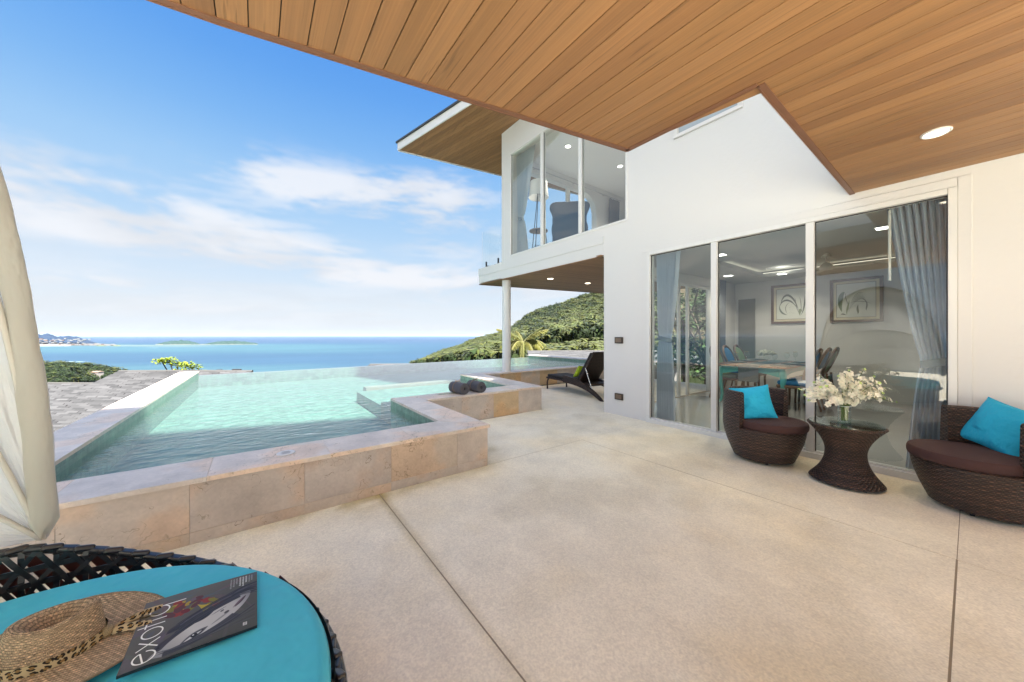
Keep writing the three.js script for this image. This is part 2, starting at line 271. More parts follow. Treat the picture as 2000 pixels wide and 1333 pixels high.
{
  const P = [], C = [], UV = [], I = [], nb = 360, nr = 220, r0 = 120;
  for (let j = 0; j <= nr; j++) for (let i = 0; i <= nb; i++) {
    const b = (i / nb - 0.5) * 2 * Math.PI, r = r0 * Math.pow(45000 / r0, j / nr), [x, z] = polar(b, r), d = r * Math.max(0.3, Math.cos(b));
    P.push(x, SEA, z); UV.push(x / 60, z / 60);
    const n = fbm(b * 9 + 3, Math.log(r) * 7, 0, 0, 501, 4) - 0.5, n2 = fbm(b * 2.5, Math.log(r) * 30, 0, 0, 507, 4) - 0.5, lr = Math.log(d * (1 + 0.25 * n));
    const west = 1 - smooth(b, -0.62, -0.15);
    let c = [0.036, 0.080, 0.130];
    const mix = (q, w) => { c = c.map((a, k) => lerp(a, q[k], clamp(w, 0, 1))); };
    mix([0.050, 0.110, 0.142], 1 - smooth(lr, Math.log(900), Math.log(1250)));                       // shallow water along the shore
    mix([0.048, 0.110, 0.140], west * smooth(lr, Math.log(1500), Math.log(2300)) * (1 - smooth(lr, Math.log(3300), Math.log(3900))));
    mix([0.10, 0.15, 0.15], (1 - smooth(b, -0.80, -0.66)) * smooth(lr, Math.log(2700), Math.log(3000)) * (1 - smooth(lr, Math.log(3300), Math.log(3500))));
    mix([0.042, 0.076, 0.130], smooth(lr, Math.log(3600), Math.log(6000)));
    const s = 0.63 * (1 + 0.22 * n2 + 0.1 * n); C.push(c[0] * s, c[1] * s, c[2] * s);
  }
  for (let j = 0; j < nr; j++) for (let i = 0; i < nb; i++) { const a = j * (nb + 1) + i, b = a + 1, c = a + nb + 1, d = c + 1; I.push(a, c, b, b, c, d); }
  const g = new THREE.BufferGeometry(); g.setAttribute('position', new THREE.Float32BufferAttribute(P, 3)); g.setAttribute('uv', new THREE.Float32BufferAttribute(UV, 2)); g.setAttribute('color', new THREE.Float32BufferAttribute(C, 3)); g.setIndex(I); g.computeVertexNormals();
  struct('sea', g, M({ vertexColors: true, roughness: 0.75, specularIntensity: 0.25 }), 'calm turquoise and blue sea reaching to the horizon');
}
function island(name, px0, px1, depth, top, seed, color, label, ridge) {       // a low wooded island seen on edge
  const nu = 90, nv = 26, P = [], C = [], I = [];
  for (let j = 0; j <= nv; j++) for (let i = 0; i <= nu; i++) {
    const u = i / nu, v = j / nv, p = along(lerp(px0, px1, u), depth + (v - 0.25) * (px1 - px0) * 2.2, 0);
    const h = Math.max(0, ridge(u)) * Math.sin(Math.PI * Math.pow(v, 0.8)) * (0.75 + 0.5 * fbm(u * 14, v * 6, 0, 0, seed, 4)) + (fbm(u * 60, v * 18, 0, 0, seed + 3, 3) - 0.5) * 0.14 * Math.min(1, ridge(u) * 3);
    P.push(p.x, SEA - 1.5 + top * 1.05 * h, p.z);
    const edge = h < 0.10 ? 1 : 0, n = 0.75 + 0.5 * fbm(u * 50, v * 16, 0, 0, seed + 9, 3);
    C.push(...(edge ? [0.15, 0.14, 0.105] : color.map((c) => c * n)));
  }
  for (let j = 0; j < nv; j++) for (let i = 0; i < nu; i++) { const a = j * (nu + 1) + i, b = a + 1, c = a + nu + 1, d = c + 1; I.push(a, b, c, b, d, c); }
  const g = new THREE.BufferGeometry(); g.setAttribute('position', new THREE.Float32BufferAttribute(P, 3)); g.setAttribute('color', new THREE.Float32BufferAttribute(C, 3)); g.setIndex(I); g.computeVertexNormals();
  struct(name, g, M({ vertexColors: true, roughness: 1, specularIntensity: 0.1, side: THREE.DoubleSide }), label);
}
island('island', 302, 392, 3520, 42, 11, [0.026, 0.048, 0.042], 'low wooded island, shorter and rounder of the two out at sea', (u) => Math.pow(Math.sin(Math.PI * Math.pow(u, 1.15)), 0.8));
island('island', 386, 503, 3560, 36, 23, [0.026, 0.048, 0.042], 'long flat wooded island with a pale tip out at sea', (u) => 0.28 * smooth(u, 0, 0.2) + 0.72 * Math.pow(Math.sin(Math.PI * clamp((u - 0.15) / 0.85, 0, 1)), 0.9));
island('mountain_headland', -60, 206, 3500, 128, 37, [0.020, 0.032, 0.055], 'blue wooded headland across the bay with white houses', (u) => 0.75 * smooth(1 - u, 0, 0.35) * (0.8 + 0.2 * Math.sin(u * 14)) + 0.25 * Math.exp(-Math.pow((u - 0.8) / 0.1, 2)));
island('sand_bar', 188, 235, 2980, 9, 47, [0.09, 0.11, 0.06], 'thin sand bar with low scrub in the bay', (u) => 0.5 + 0.4 * Math.sin(u * 9));
island('beach', -20, 152, 3080, 10, 53, [0.26, 0.235, 0.19], 'pale sandy beach along the bay', (u) => 0.9 * smooth(1 - u, 0, 0.3));
{ // the town along the far bay: each house is under two pixels
  const R = rng(71), list = [];
  for (let i = 0; i < 260; i++) {
    const up = R(), px = lerp(70, 225, Math.pow(R(), 1.1)), p = along(px, 3150 + R() * 160, 0), w = 8 + R() * 16, h = 5 + R() * 6, y = SEA + (up < 0.6 ? 2 + R() * 5 : 0);
    const q = up < 0.7 || px > 175 ? y : SEA + 18 + R() * 40; const dz = q > SEA + 16 ? 210 : 0, k = along(px, 3150 + dz, 0);
    list.push(paint(box(k.x - w / 2, k.x + w / 2, q, q + h, k.z - w / 2, k.z + w / 2), R() < 0.75 ? [0.15, 0.145, 0.14] : [0.09, 0.05, 0.035]));
  }
  const m = part(scene, 'town', merge(list), M({ vertexColors: true, roughness: 0.9 }), null, 'stuff'); m.userData.label = 'white houses of a far town strung along the bay below the blue headland';
}
for (const [px, py, w, k] of [[145, 707, 70, 'first'], [300, 680, 34, 'second']]) {   // wakes
  const d = 91 * 670 / (py - 656), p = along(px, d, SEA + 0.6), g = grid(24, 2, (u, v) => { const q = along(px + (u - 0.5) * w, d, 0); return [q.x, SEA + 0.8, q.z + (v - 0.5) * 7 * Math.sin(Math.PI * u)]; });
  struct('boat_wake', g, M({ color: rgb(0.5, 0.62, 0.66), roughness: 1, side: THREE.DoubleSide }));
}

// tree kinds for the wooded slopes
function leafBlob(seed, n, rx, ry, size, base) {
  const R = rng(seed), P = [], N = [], I = [], C = []; let k = 0;
  for (let i = 0; i < n; i++) {
    const a = R() * 6.283, c = R() * 2 - 0.75, s = Math.sqrt(Math.max(0, 1 - c * c)), rr = 0.62 + 0.42 * R() + 0.12 * Math.sin(a * 3 + seed), d = V(Math.cos(a) * s, c, Math.sin(a) * s), p = V(d.x * rx * rr, base + d.y * ry * rr, d.z * rx * rr);
    const t = V(R() - 0.5, R() - 0.5, R() - 0.5).cross(d).normalize(), b = d.clone().cross(t).normalize().lerp(V(R() - 0.5, R() - 0.5, R() - 0.5), 0.5), z = size * (0.6 + 0.8 * R());
    const q = 0.72 + 0.55 * R();
    for (const [x, y] of [[-1, -0.7], [1, -0.6], [0.1, 1]]) { const w = p.clone().addScaledVector(t, x * z).addScaledVector(b, y * z); P.push(w.x, w.y, w.z); const nn = d.clone().lerp(V(0, 1, 0), 0.25).normalize(); N.push(nn.x, nn.y, nn.z); C.push(q, q, q * 0.9); }
    I.push(k, k + 1, k + 2); k += 3;
  }
  const g = new THREE.BufferGeometry(); g.setAttribute('position', new THREE.Float32BufferAttribute(P, 3)); g.setAttribute('normal', new THREE.Float32BufferAttribute(N, 3)); g.setAttribute('color', new THREE.Float32BufferAttribute(C, 3)); g.setIndex(I); return g;
}
function plainTrunk(h, r, c = [0.9, 0.72, 0.6]) { const g = cyl(r * 0.6, r, h, 6, true); g.translate(0, h / 2, 0); g.deleteAttribute('uv'); return paint(g, c); }
const stripUV = (g) => { g.deleteAttribute('uv'); return g; };
function frondGeo(len, droop, width, up, seed, leaves = 0) {                 // a palm frond along +x: rib and, near by, single leaflets
  const R = rng(seed), P = [], I = [], C = []; let k = 0; const n = 7;
  const at = (t) => V(len * (t - 0.18 * t * t * droop), up * t - droop * len * 0.62 * t * t, 0);
  if (!leaves) {
    for (let i = 0; i <= n; i++) { const t = i / n, p = at(t), w = width * Math.pow(Math.sin(Math.PI * Math.min(1, 0.12 + 0.88 * t)), 0.7), c = 0.8 + 0.4 * R(); P.push(p.x, p.y - w * 0.35, p.z - w, p.x, p.y, p.z, p.x, p.y - w * 0.35, p.z + w); C.push(c, c, c * 0.8, c * 1.15, c * 1.1, c * 0.7, c, c, c * 0.8); }
    for (let i = 0; i < n; i++) { const a = i * 3; I.push(a, a + 1, a + 3, a + 1, a + 4, a + 3, a + 1, a + 2, a + 4, a + 2, a + 5, a + 4); }
  } else {
    for (let i = 0; i < leaves; i++) for (const s of [-1, 1]) {
      const t = 0.12 + 0.88 * i / leaves, p = at(t), q = at(Math.min(1, t + 0.02)), l = width * Math.pow(Math.sin(Math.PI * (0.16 + 0.80 * t)), 0.6) * (0.85 + 0.3 * R()), dir = q.sub(p).normalize(), w = 0.035 + 0.015 * R();
      const tip = p.clone().addScaledVector(dir, l * 0.55).add(V(0, -l * (0.35 + 0.35 * R()), s * l * 0.75)), c = 0.75 + 0.5 * R(), a = dir.clone().multiplyScalar(w);
      const mid = p.clone().lerp(tip, 0.5).add(V(0, l * 0.10, 0));
      P.push(p.x - a.x, p.y - a.y, p.z, p.x + a.x, p.y + a.y, p.z, mid.x + a.x, mid.y, mid.z, mid.x - a.x, mid.y, mid.z, tip.x, tip.y, tip.z); for (let m = 0; m < 5; m++) C.push(c * 1.05, c, c * 0.75);
      I.push(k, k + 1, k + 2, k, k + 2, k + 3, k + 3, k + 2, k + 4); k += 5;
    }
  }
  const g = new THREE.BufferGeometry(); g.setAttribute('position', new THREE.Float32BufferAttribute(P, 3)); g.setAttribute('color', new THREE.Float32BufferAttribute(C, 3)); g.setIndex(I); g.computeVertexNormals(); return g;
}
function farPalm(seed) {
  const R = rng(seed), list = [];
  for (let i = 0; i < 12; i++) { const g = frondGeo(3.3 + R(), 0.7 + 0.7 * R(), 0.42, 1.4 + 0.9 * R(), seed + i); g.rotateY(i * 0.5236 + R() * 0.4); g.translate(0, 8.5, 0); list.push(g); }
  list.push(plainTrunk(8.6, 0.22, [2.2, 1.7, 1.9]));
  return merge(list);
}
const leafMat = (c) => M({ color: rgb(...c), vertexColors: true, roughness: 0.75, specularIntensity: 0.3, side: THREE.DoubleSide, transmission: 0.25, thickness: 0 });
const farKinds = [farPalm(1), farPalm(40), merge([leafBlob(5, 130, 3.6, 3.2, 0.85, 4.2), plainTrunk(4, 0.25)]), merge([leafBlob(9, 110, 2.6, 3.6, 0.75, 4.6), plainTrunk(4, 0.2)]), merge([leafBlob(13, 70, 2.2, 1.5, 0.7, 1.2)])];
const farGreens = [[0.062, 0.075, 0.017], [0.050, 0.066, 0.017], [0.024, 0.041, 0.0095], [0.018, 0.034, 0.0095], [0.044, 0.058, 0.013]];
{
  const R = rng(2024), spots = farKinds.map(() => []);
  for (let i = 0; i < 24000; i++) {                              // the hill behind the column
    const b = lerp(-0.29, 0.42, R()), lim = table(b * 180 / Math.PI, [-16, -8.5, -1.3, 4.3, 15, 35], [1250, 1060, 885, 805, 705, 540]), near = lerp(280, 140, smooth(b, -0.12, 0.06)), r = near * Math.pow(lim / near, Math.sqrt(0.03 + 0.97 * R())), y = landHeight(b, r);
    if (y < SEA + 1) continue;
    const grove = fbm(b * 26, r * 0.011, 0, 0, 611, 4), bare = smooth(fbm(b * 60, r * 0.03, 0, 0, 431, 4), 0.57, 0.68);
    if (R() < bare * 0.85) continue;
    const palmy = grove > (b < 0.02 ? 0.36 : 0.49), kind = R() < 0.14 ? 4 : palmy ? (R() < 0.85 ? (R() < 0.5 ? 0 : 1) : 2) : (R() < 0.85 ? (R() < 0.6 ? 2 : 3) : 0);
    const [x, z] = polar(b, r); spots[kind].push([x, y - 0.4, z, (kind < 2 ? 1.05 : kind === 4 ? 0.9 : 1.12) * (0.7 + 0.6 * R()), R() * 6.283, 0.5 + 0.95 * R() * R() + 0.1]);
  }
  for (let i = 0; i < 2600; i++) {                              // low growth on the near slope
    const b = lerp(-0.15, 0.45, R()), r = lerp(60, 150, R()), [x, z] = polar(b, r); spots[R() < 0.6 ? 4 : R() < 0.6 ? 2 : 0].push([x, landHeight(b, r) - 0.3, z, 0.38 + 0.4 * R(), R() * 6.283, 0.5 + 0.6 * R()]);
  }
  for (let i = 0; i < 1500; i++) {                                // the point across the roofs
    const la = (R() - 0.58) * 190, de = (R() - 0.5) * 190, x = headland.x + la * RX + de * RZ, z = headland.z + la * RZ - de * RX, b = Math.atan2(x * RX + z * RZ, x * RZ - z * RX), y = landHeight(b, Math.hypot(x, z));
    if (y < SEA + 2.5) continue;
    const kind = R() < 0.6 ? 2 : R() < 0.6 ? 3 : 0; spots[kind].push([x, y - 0.5, z, 1.1 + 0.7 * R(), R() * 6.283, 0.55 + 0.5 * R()]);
  }
  const m4 = new THREE.Matrix4(), q = new THREE.Quaternion(), col = new THREE.Color();
  spots.forEach((list, k) => {
    const im = new THREE.InstancedMesh(farKinds[k], leafMat(farGreens[k]), list.length); im.name = numbered(k < 2 ? 'palm_forest' : 'forest'); im.castShadow = im.receiveShadow = true;
    im.userData = { kind: 'stuff', label: k < 2 ? 'palm grove covering the hillside, read as one mass' : 'leafy woodland covering the hillside, read as one mass' };
    list.forEach(([x, y, z, s, a, t], i) => { q.setFromAxisAngle(V(0, 1, 0), a); m4.compose(V(x, y, z), q, V(s, s, s)); im.setMatrixAt(i, m4); im.setColorAt(i, col.setRGB(t * (0.9 + 0.25 * hash(i, 1, k)), t, t * 0.9)); });
    scene.add(im);
  });
}
// three houses on the wooded point
for (const [px, py, dep, w, h, roofC, label] of [[108, 729, 650, 11, 3.5, [0.22, 0.2, 0.18], 'pale flat-fronted house among the trees of the wooded point'], [144, 733, 640, 9, 3, [0.20, 0.075, 0.045], 'small house with an orange tiled roof among the trees of the wooded point'], [185, 727, 660, 22, 2.0, [0.20, 0.13, 0.09], 'long low house with a brown roof at the crest of the wooded point']]) {
  const p = along(px, dep, 1.3 - (py - 656) * dep / 670), t = thing('house', label, 'house', [p.x, p.y - h, p.z], -YAW);
  part(t, 'wall', box(-w / 2, w / 2, -14, h, -5, 5), M({ color: rgb(0.22, 0.19, 0.17), roughness: 0.9 }));
  const s = new THREE.Shape([[-5.6, h], [5.6, h], [0, h + 2.0]].map((a) => new THREE.Vector2(...a))), g = new THREE.ExtrudeGeometry(s, { depth: w + 2, bevelEnabled: false }); g.rotateY(Math.PI / 2); g.translate(-w / 2 - 1, 0.01, 0);
  part(t, 'roof', g, M({ color: rgb(...roofC), roughness: 0.85 }));
  for (let i = 0; i < 3; i++) part(t, 'window', box(-w / 2 + 2 + i * w / 3.4, -w / 2 + 4 + i * w / 3.4, h - 3, h - 1.2, 5.0, 5.06), dark);
}
// a coconut palm beyond the pool's far end
{
  const p = along(1022, 36, 0), t = thing('coconut_palm', 'tall yellow-green coconut palm just beyond the pool, beside the white column', 'palm', [p.x, -6.2, p.z]);
  const bark = M({ map: scaled(T.bark, 0.4, 1), roughness: 0.95 });
  part(t, 'trunk', tube([[0, 0, 0], [0.1, 3, 0.05], [-0.05, 5.6, 0], [0, 6.9, 0]], 0.17, 20, 10), bark);
  const R = rng(8), fm = leafMat([0.105, 0.105, 0.025]), fm2 = leafMat([0.075, 0.085, 0.02]), rib = M({ color: rgb(0.16, 0.14, 0.05), roughness: 0.7 });
  for (let i = 0; i < 27; i++) {
    const up = i < 7, len = 2.7 + 0.6 * R(), droop = up ? 0.35 + 0.4 * R() : 0.8 + 0.9 * R(), rise = up ? 2.0 + 0.5 * R() : 1.0 + 0.9 * R(), f = part(t, 'frond', frondGeo(len, droop, 0.75, rise, 90 + i, 46), i % 2 ? fm : fm2, [0, 6.8, 0]);
    f.rotation.y = i * 2.399 + R() * 0.3;
    const pts = []; for (let k = 0; k <= 8; k++) { const s = k / 8; pts.push([len * (s - 0.18 * s * s * droop), rise * s - droop * len * 0.62 * s * s, 0]); }
    part(f, 'rib', tube(pts, 0.022, 12, 5), rib);
  }
  for (let i = 0; i < 6; i++) { const g = new THREE.SphereGeometry(0.14, 10, 8); g.scale(1, 1.2, 1); part(t, 'coconut', g, M({ color: rgb(0.34, 0.27, 0.05), roughness: 0.6 }), [0.24 * Math.cos(i), 6.55 - 0.05 * (i % 2), 0.24 * Math.sin(i)]); }
}
// small leafy trees: trunk, branches, and clumps of single leaves
function leafyTree(name, label, cat, pos, clumps, leaf, matC, n, seed, trunkR = 0.05) {
  const t = thing(name, label, cat, pos), R = rng(seed), bark = M({ map: scaled(T.bark, 0.3, 0.8), color: rgb(0.8, 0.8, 0.8), roughness: 0.95 });
  const limbs = []; let top = clumps.reduce((a, c) => a + c[1], 0) / clumps.length;
  part(t, 'trunk', tube([[0, 0, 0], [0.04, top * 0.25, 0.02], [-0.03, top * 0.5, 0]], trunkR, 10, 8), bark);
  for (const [x, y, z] of clumps) limbs.push(stripUV(tube([[-0.03, top * 0.5, 0], [x * 0.35, lerp(top * 0.5, y, 0.55), z * 0.35], [x, y, z]], trunkR * 0.4, 8, 5)));
  part(t, 'branches', merge(limbs), bark);
  const P = [], C = [], I = []; let k = 0;
  clumps.forEach(([cx, cy, cz, r], ci) => {
    for (let i = 0; i < n; i++) {
      const d = V(R() - 0.5, R() - 0.5, R() - 0.5).normalize(), rr = r * Math.pow(R(), 0.45), p = V(cx + d.x * rr * 1.25, cy + d.y * rr * 0.62, cz + d.z * rr * 1.25);
      const ax = V(R() - 0.5, R() * 0.5 - 0.35, R() - 0.5).normalize(), sd = ax.clone().cross(V(R() - 0.5, 1, R() - 0.5)).normalize(), l = leaf * (0.6 + 0.7 * R()), w = l * 0.32, c = 0.7 + 0.5 * R() + 0.15 * (ci % 2);
      for (const q of [p, p.clone().addScaledVector(ax, l * 0.5).addScaledVector(sd, w), p.clone().addScaledVector(ax, l), p.clone().addScaledVector(ax, l * 0.5).addScaledVector(sd, -w)]) { P.push(q.x, q.y, q.z); C.push(c, c * (0.94 + 0.1 * R()), c * 0.8); }
      I.push(k, k + 1, k + 2, k, k + 2, k + 3); k += 4;
    }
  });
  const g = new THREE.BufferGeometry(); g.setAttribute('position', new THREE.Float32BufferAttribute(P, 3)); g.setAttribute('color', new THREE.Float32BufferAttribute(C, 3)); g.setIndex(I); g.computeVertexNormals();
  const f = part(t, 'crown', g, leafMat(matC)); f.userData.kind = 'stuff';
  return t;
}
{
  const p = along(346, 16.6, 0);
  leafyTree('lime_green_tree', 'bright lime green tree rising behind the grey roof at the end of the pool coping', 'tree', [p.x, -3.6, p.z],
    [[-0.55, 3.72, 0, 0.26], [-0.25, 3.76, 0.2, 0.24], [0.0, 3.55, -0.1, 0.28], [0.35, 3.5, 0.2, 0.25], [0.6, 3.38, 0, 0.24], [0.15, 3.2, 0.3, 0.3], [0.75, 3.1, 0.1, 0.26], [-0.5, 3.0, 0.1, 0.26], [0.45, 2.95, -0.2, 0.3], [-0.1, 2.8, 0.1, 0.3], [-0.8, 2.85, 0, 0.2]], 0.12, [0.19, 0.235, 0.015], 130, 5, 0.06);
}
for (const [x, z, y, s, k, label] of [[11.6, -5.1, -1.2, 1, 31, 'dark leafy tree outside the far dining room door, wider of two'], [12.4, -6.2, -1.2, 1.1, 32, 'dark leafy tree outside the far dining room door, taller of two']]) {
  const R = rng(k), cl = []; for (let i = 0; i < 24; i++) cl.push([(R() - 0.5) * 2.4 * s, 1.2 + R() * 2.9 * s, (R() - 0.5) * 2 * s, 0.42]);
  leafyTree('garden_tree', label, 'tree', [x, y, z], cl, 0.16, [0.045, 0.085, 0.025], 90, k, 0.09);
}

// ------------------------------------------------------------------ terrace
{
  const terrace = new THREE.Group(); terrace.name = 'terrace'; terrace.userData = { kind: 'structure', label: 'pale sand-washed terrace in large slabs with thin joints' }; scene.add(terrace);
  part(terrace, 'joint_bed', box(-9, 9.6, -0.5, -0.002, -6.65, 15), floorUnder);
  const xs = [-9, -4.1, -1.64, 0.81, 3.26, 4.9], zs = [15, 11.4, 8.55, 5.7, 2.82, -0.05, -2.91];
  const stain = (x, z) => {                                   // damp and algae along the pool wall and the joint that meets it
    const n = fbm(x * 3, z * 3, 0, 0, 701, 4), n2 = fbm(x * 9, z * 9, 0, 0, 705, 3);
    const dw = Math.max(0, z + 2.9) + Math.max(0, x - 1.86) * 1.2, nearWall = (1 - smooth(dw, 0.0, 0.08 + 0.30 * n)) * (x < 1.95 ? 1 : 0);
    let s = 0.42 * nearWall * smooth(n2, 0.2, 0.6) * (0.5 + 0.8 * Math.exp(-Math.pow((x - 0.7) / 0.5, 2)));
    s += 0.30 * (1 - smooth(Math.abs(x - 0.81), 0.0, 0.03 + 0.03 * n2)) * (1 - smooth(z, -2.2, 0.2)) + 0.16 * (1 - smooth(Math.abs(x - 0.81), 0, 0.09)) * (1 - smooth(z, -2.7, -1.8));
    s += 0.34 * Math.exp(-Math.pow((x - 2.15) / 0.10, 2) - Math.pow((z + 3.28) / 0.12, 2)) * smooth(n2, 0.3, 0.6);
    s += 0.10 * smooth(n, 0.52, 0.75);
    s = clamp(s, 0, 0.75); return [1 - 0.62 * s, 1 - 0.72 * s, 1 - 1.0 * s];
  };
  const slab = (x0, x1, z0, z1) => {
    const g0 = x0 === 0.81 || x1 === 0.81 ? 0.0040 : 0.0018, vis = x1 > -2 && z0 < 0.5 && z1 < 3, n = vis ? 48 : 4, g = grid(n, n, (u, v) => [lerp(x0 + g0, x1 - g0, u), 0, lerp(z1 - g0, z0 + g0, v)]);
    const p = g.attributes.position, c = [], uv = []; for (let i = 0; i < p.count; i++) { c.push(...stain(p.getX(i), p.getZ(i))); uv.push(p.getX(i), p.getZ(i)); }
    g.setAttribute('color', new THREE.Float32BufferAttribute(c, 3)); g.setAttribute('uv', new THREE.Float32BufferAttribute(uv, 2));
    const rim = paint(box(x0 + g0, x1 - g0, -0.03, -0.0006, z0 + g0, z1 - g0), [0.8, 0.76, 0.66]);
    part(terrace, 'paving_slab', merge([g, rim]), floorMat);
  };
  for (let i = 0; i + 1 < xs.length; i++) for (let j = 0; j + 1 < zs.length; j++) slab(xs[i], xs[i + 1], zs[j + 1], zs[j]);
  slab(1.70, 4.9, -4.52, -2.91); slab(3.6, 6.9, -6.65, -4.52); slab(6.9, 9.6, -6.65, -4.52); slab(4.9, 9.6, -4.52, -3.75);
}

// ------------------------------------------------------------------ pool
const COP = 0.41, WATER = 0.305;
{
  const pool = thing('swimming_pool', 'stepped infinity swimming pool clad in veined beige marble', 'pool');
  const wallY = COP - 0.02;
  // basin and structure behind the cladding
  const outer = [[-1.47, -2.935], [1.835, -2.935], [1.835, -4.565], [4.0, -4.565], [4.17, -6.765], [10.36, -6.765], [10.36, -12.2], [-1.47, -11.56]];
  const inner = [[-1.15, -3.30], [1.545, -3.30], [1.545, -4.92], [3.68, -4.92], [3.80, -7.06], [10.0, -7.06], [10.0, -12.1], [-1.15, -11.45]];
  const basinMat = M({ map: scaled(T.poolTile, 1.6), color: rgb(0.30, 0.335, 0.31), roughness: 0.4 });
  const ring = [];
  for (let i = 0; i < outer.length; i++) {
    const a = outer[i], b = outer[(i + 1) % outer.length], c = inner[(i + 1) % inner.length], d = inner[i];
    const far = i === 6, top = far ? WATER - 0.006 : COP - 0.032;
    ring.push(prism([a, b, c, d], -1.3, top));
  }
  part(pool, 'basin_wall', merge(ring), basinMat);
  const fl = prism(inner, -1.35, 0.0); part(pool, 'basin_floor', fl, basinMat);
  part(pool, 'spill_lip', prism([[-1.47, -11.56], [10.36, -12.2], [10.36, -12.35], [-1.47, -11.71]], -1.3, WATER - 0.09), basinMat);
  // spa ledges just under the water
  const ledgeMat = M({ map: scaled(T.marble, 1.6), color: rgb(0.24, 0.275, 0.26), roughness: 0.5 });
  part(pool, 'spa_ledge', box(1.75, 3.74, 0.0, 0.262, -7.42, -7.18), ledgeMat);
  part(pool, 'spa_ledge', box(1.56, 1.86, 0.0, 0.262, -5.5, -4.93), ledgeMat);
  part(pool, 'spa_floor', box(1.57, 3.79, 0.0, 0.205, -7.17, -4.94), basinMat);
  // cladding panels; each stone its own piece
  let k = 0; const R = rng(91);
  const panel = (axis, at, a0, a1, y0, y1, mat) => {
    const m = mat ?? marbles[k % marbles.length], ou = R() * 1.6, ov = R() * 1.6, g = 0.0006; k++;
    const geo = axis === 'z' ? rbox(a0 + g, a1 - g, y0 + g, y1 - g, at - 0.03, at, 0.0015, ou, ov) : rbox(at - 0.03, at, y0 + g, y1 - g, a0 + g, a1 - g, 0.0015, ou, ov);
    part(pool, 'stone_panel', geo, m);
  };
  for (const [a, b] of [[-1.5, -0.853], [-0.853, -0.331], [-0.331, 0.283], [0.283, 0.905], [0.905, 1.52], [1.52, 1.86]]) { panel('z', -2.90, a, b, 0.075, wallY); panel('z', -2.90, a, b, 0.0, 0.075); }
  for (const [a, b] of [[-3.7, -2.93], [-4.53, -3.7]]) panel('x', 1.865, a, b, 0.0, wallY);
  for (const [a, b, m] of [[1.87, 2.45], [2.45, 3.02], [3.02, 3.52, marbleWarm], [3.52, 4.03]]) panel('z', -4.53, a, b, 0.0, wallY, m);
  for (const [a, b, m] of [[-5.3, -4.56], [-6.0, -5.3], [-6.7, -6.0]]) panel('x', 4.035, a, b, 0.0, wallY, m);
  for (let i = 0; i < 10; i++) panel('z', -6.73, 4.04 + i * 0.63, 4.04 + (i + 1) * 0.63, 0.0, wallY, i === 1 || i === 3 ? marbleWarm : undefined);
  // coping stones
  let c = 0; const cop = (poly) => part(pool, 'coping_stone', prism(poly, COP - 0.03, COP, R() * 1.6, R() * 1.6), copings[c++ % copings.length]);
  const g = 0.001;
  for (const [a, b] of [[-1.52, -0.9], [-0.9, -0.25], [-0.25, 0.45], [0.45, 1.1], [1.1, 1.88]]) cop([[a + g, -2.885], [b - g, -2.885], [b - g - (b > 1.8 ? 0.36 : 0), -3.32], [a + g, -3.32]]);
  for (const [a, b] of [[-3.32, -3.9], [-3.9, -4.52]]) cop(a === -3.32 ? [[1.88, -2.887], [1.88, b + g], [1.53, b + g], [1.53, -3.322]] : [[1.88, a - g], [1.88, -4.52], [1.53, -4.93], [1.53, a - g]]);
  cop([[1.882, -4.515], [2.7 - g, -4.515], [2.7 - g, -4.935], [1.532, -4.935]]);
  cop([[2.7 + g, -4.515], [3.4 - g, -4.515], [3.4 - g, -4.935], [2.7 + g, -4.935]]);
  cop([[3.4 + g, -4.515], [4.05, -4.515], [3.665, -4.935], [3.4 + g, -4.935]]);
  cop([[4.052, -4.517], [4.13, -5.6 + g], [3.705, -5.6 + g], [3.667, -4.937]]);
  cop([[4.13, -5.6 - g], [4.21, -6.70], [3.787, -7.07], [3.705, -5.6 - g]]);
  for (let i = 0; i < 8; i++) { const a = 4.212 + i * 0.78, b = a + 0.778; cop(i === 0 ? [[a, -6.70], [b, -6.70], [b, -7.07], [3.79, -7.07]] : [[a, -6.70], [Math.min(b, 10.4), -6.70], [Math.min(b, 10.4), -7.07], [a, -7.07]]); }
  for (let i = 0; i < 9; i++) { const a = -3.322 - i * 0.914, b = a - 0.912; cop([[-1.50, a], [-1.14, a], [-1.14, b], [-1.50, b]]); }
  cop([[-1.52, -2.887], [-1.52 + 0.001, -3.32], [-1.50, -3.32], [-1.50, -2.887]]);
  for (let i = 0; i < 6; i++) { const a = -7.072 - i * 0.86, b = a - 0.858; cop([[9.98, a], [10.40, a], [10.40, b], [9.98, b]]); }
  // waterline mosaic
  const mos = M({ map: scaled(T.poolTile, 0.8), color: rgb(0.62, 0.66, 0.58), roughness: 0.35 });
  for (const q of [box(-1.15, -1.14, 0.0, COP - 0.031, -11.4, -3.32), box(-1.14, 1.53, 0.0, COP - 0.031, -3.325, -3.315), box(1.53, 1.54, 0.0, COP - 0.031, -4.93, -3.33), box(1.55, 3.66, 0.0, COP - 0.031, -4.935, -4.925), box(3.79, 9.97, 0.0, COP - 0.031, -7.075, -7.065), box(9.97, 9.98, 0.0, COP - 0.031, -12.1, -7.08)]) part(pool, 'waterline_tiles', q, mos);
  part(pool, 'waterline_tiles', prism([[3.672, -4.93], [3.682, -4.93], [3.800, -7.06], [3.790, -7.06]], 0.0, COP - 0.031), mos);
  // water: one rippled sheet, level with the far lip
  const ws = new THREE.Shape([[-1.139, -3.326], [1.529, -3.326], [1.529, -4.936], [3.671, -4.936], [3.789, -7.076], [9.969, -7.076], [10.3, -12.32], [-1.139, -11.66]].map(([x, z]) => new THREE.Vector2(x, -z)));
  const w = uvBox(new THREE.ShapeGeometry(ws).rotateX(-Math.PI / 2).translate(0, WATER, 0));
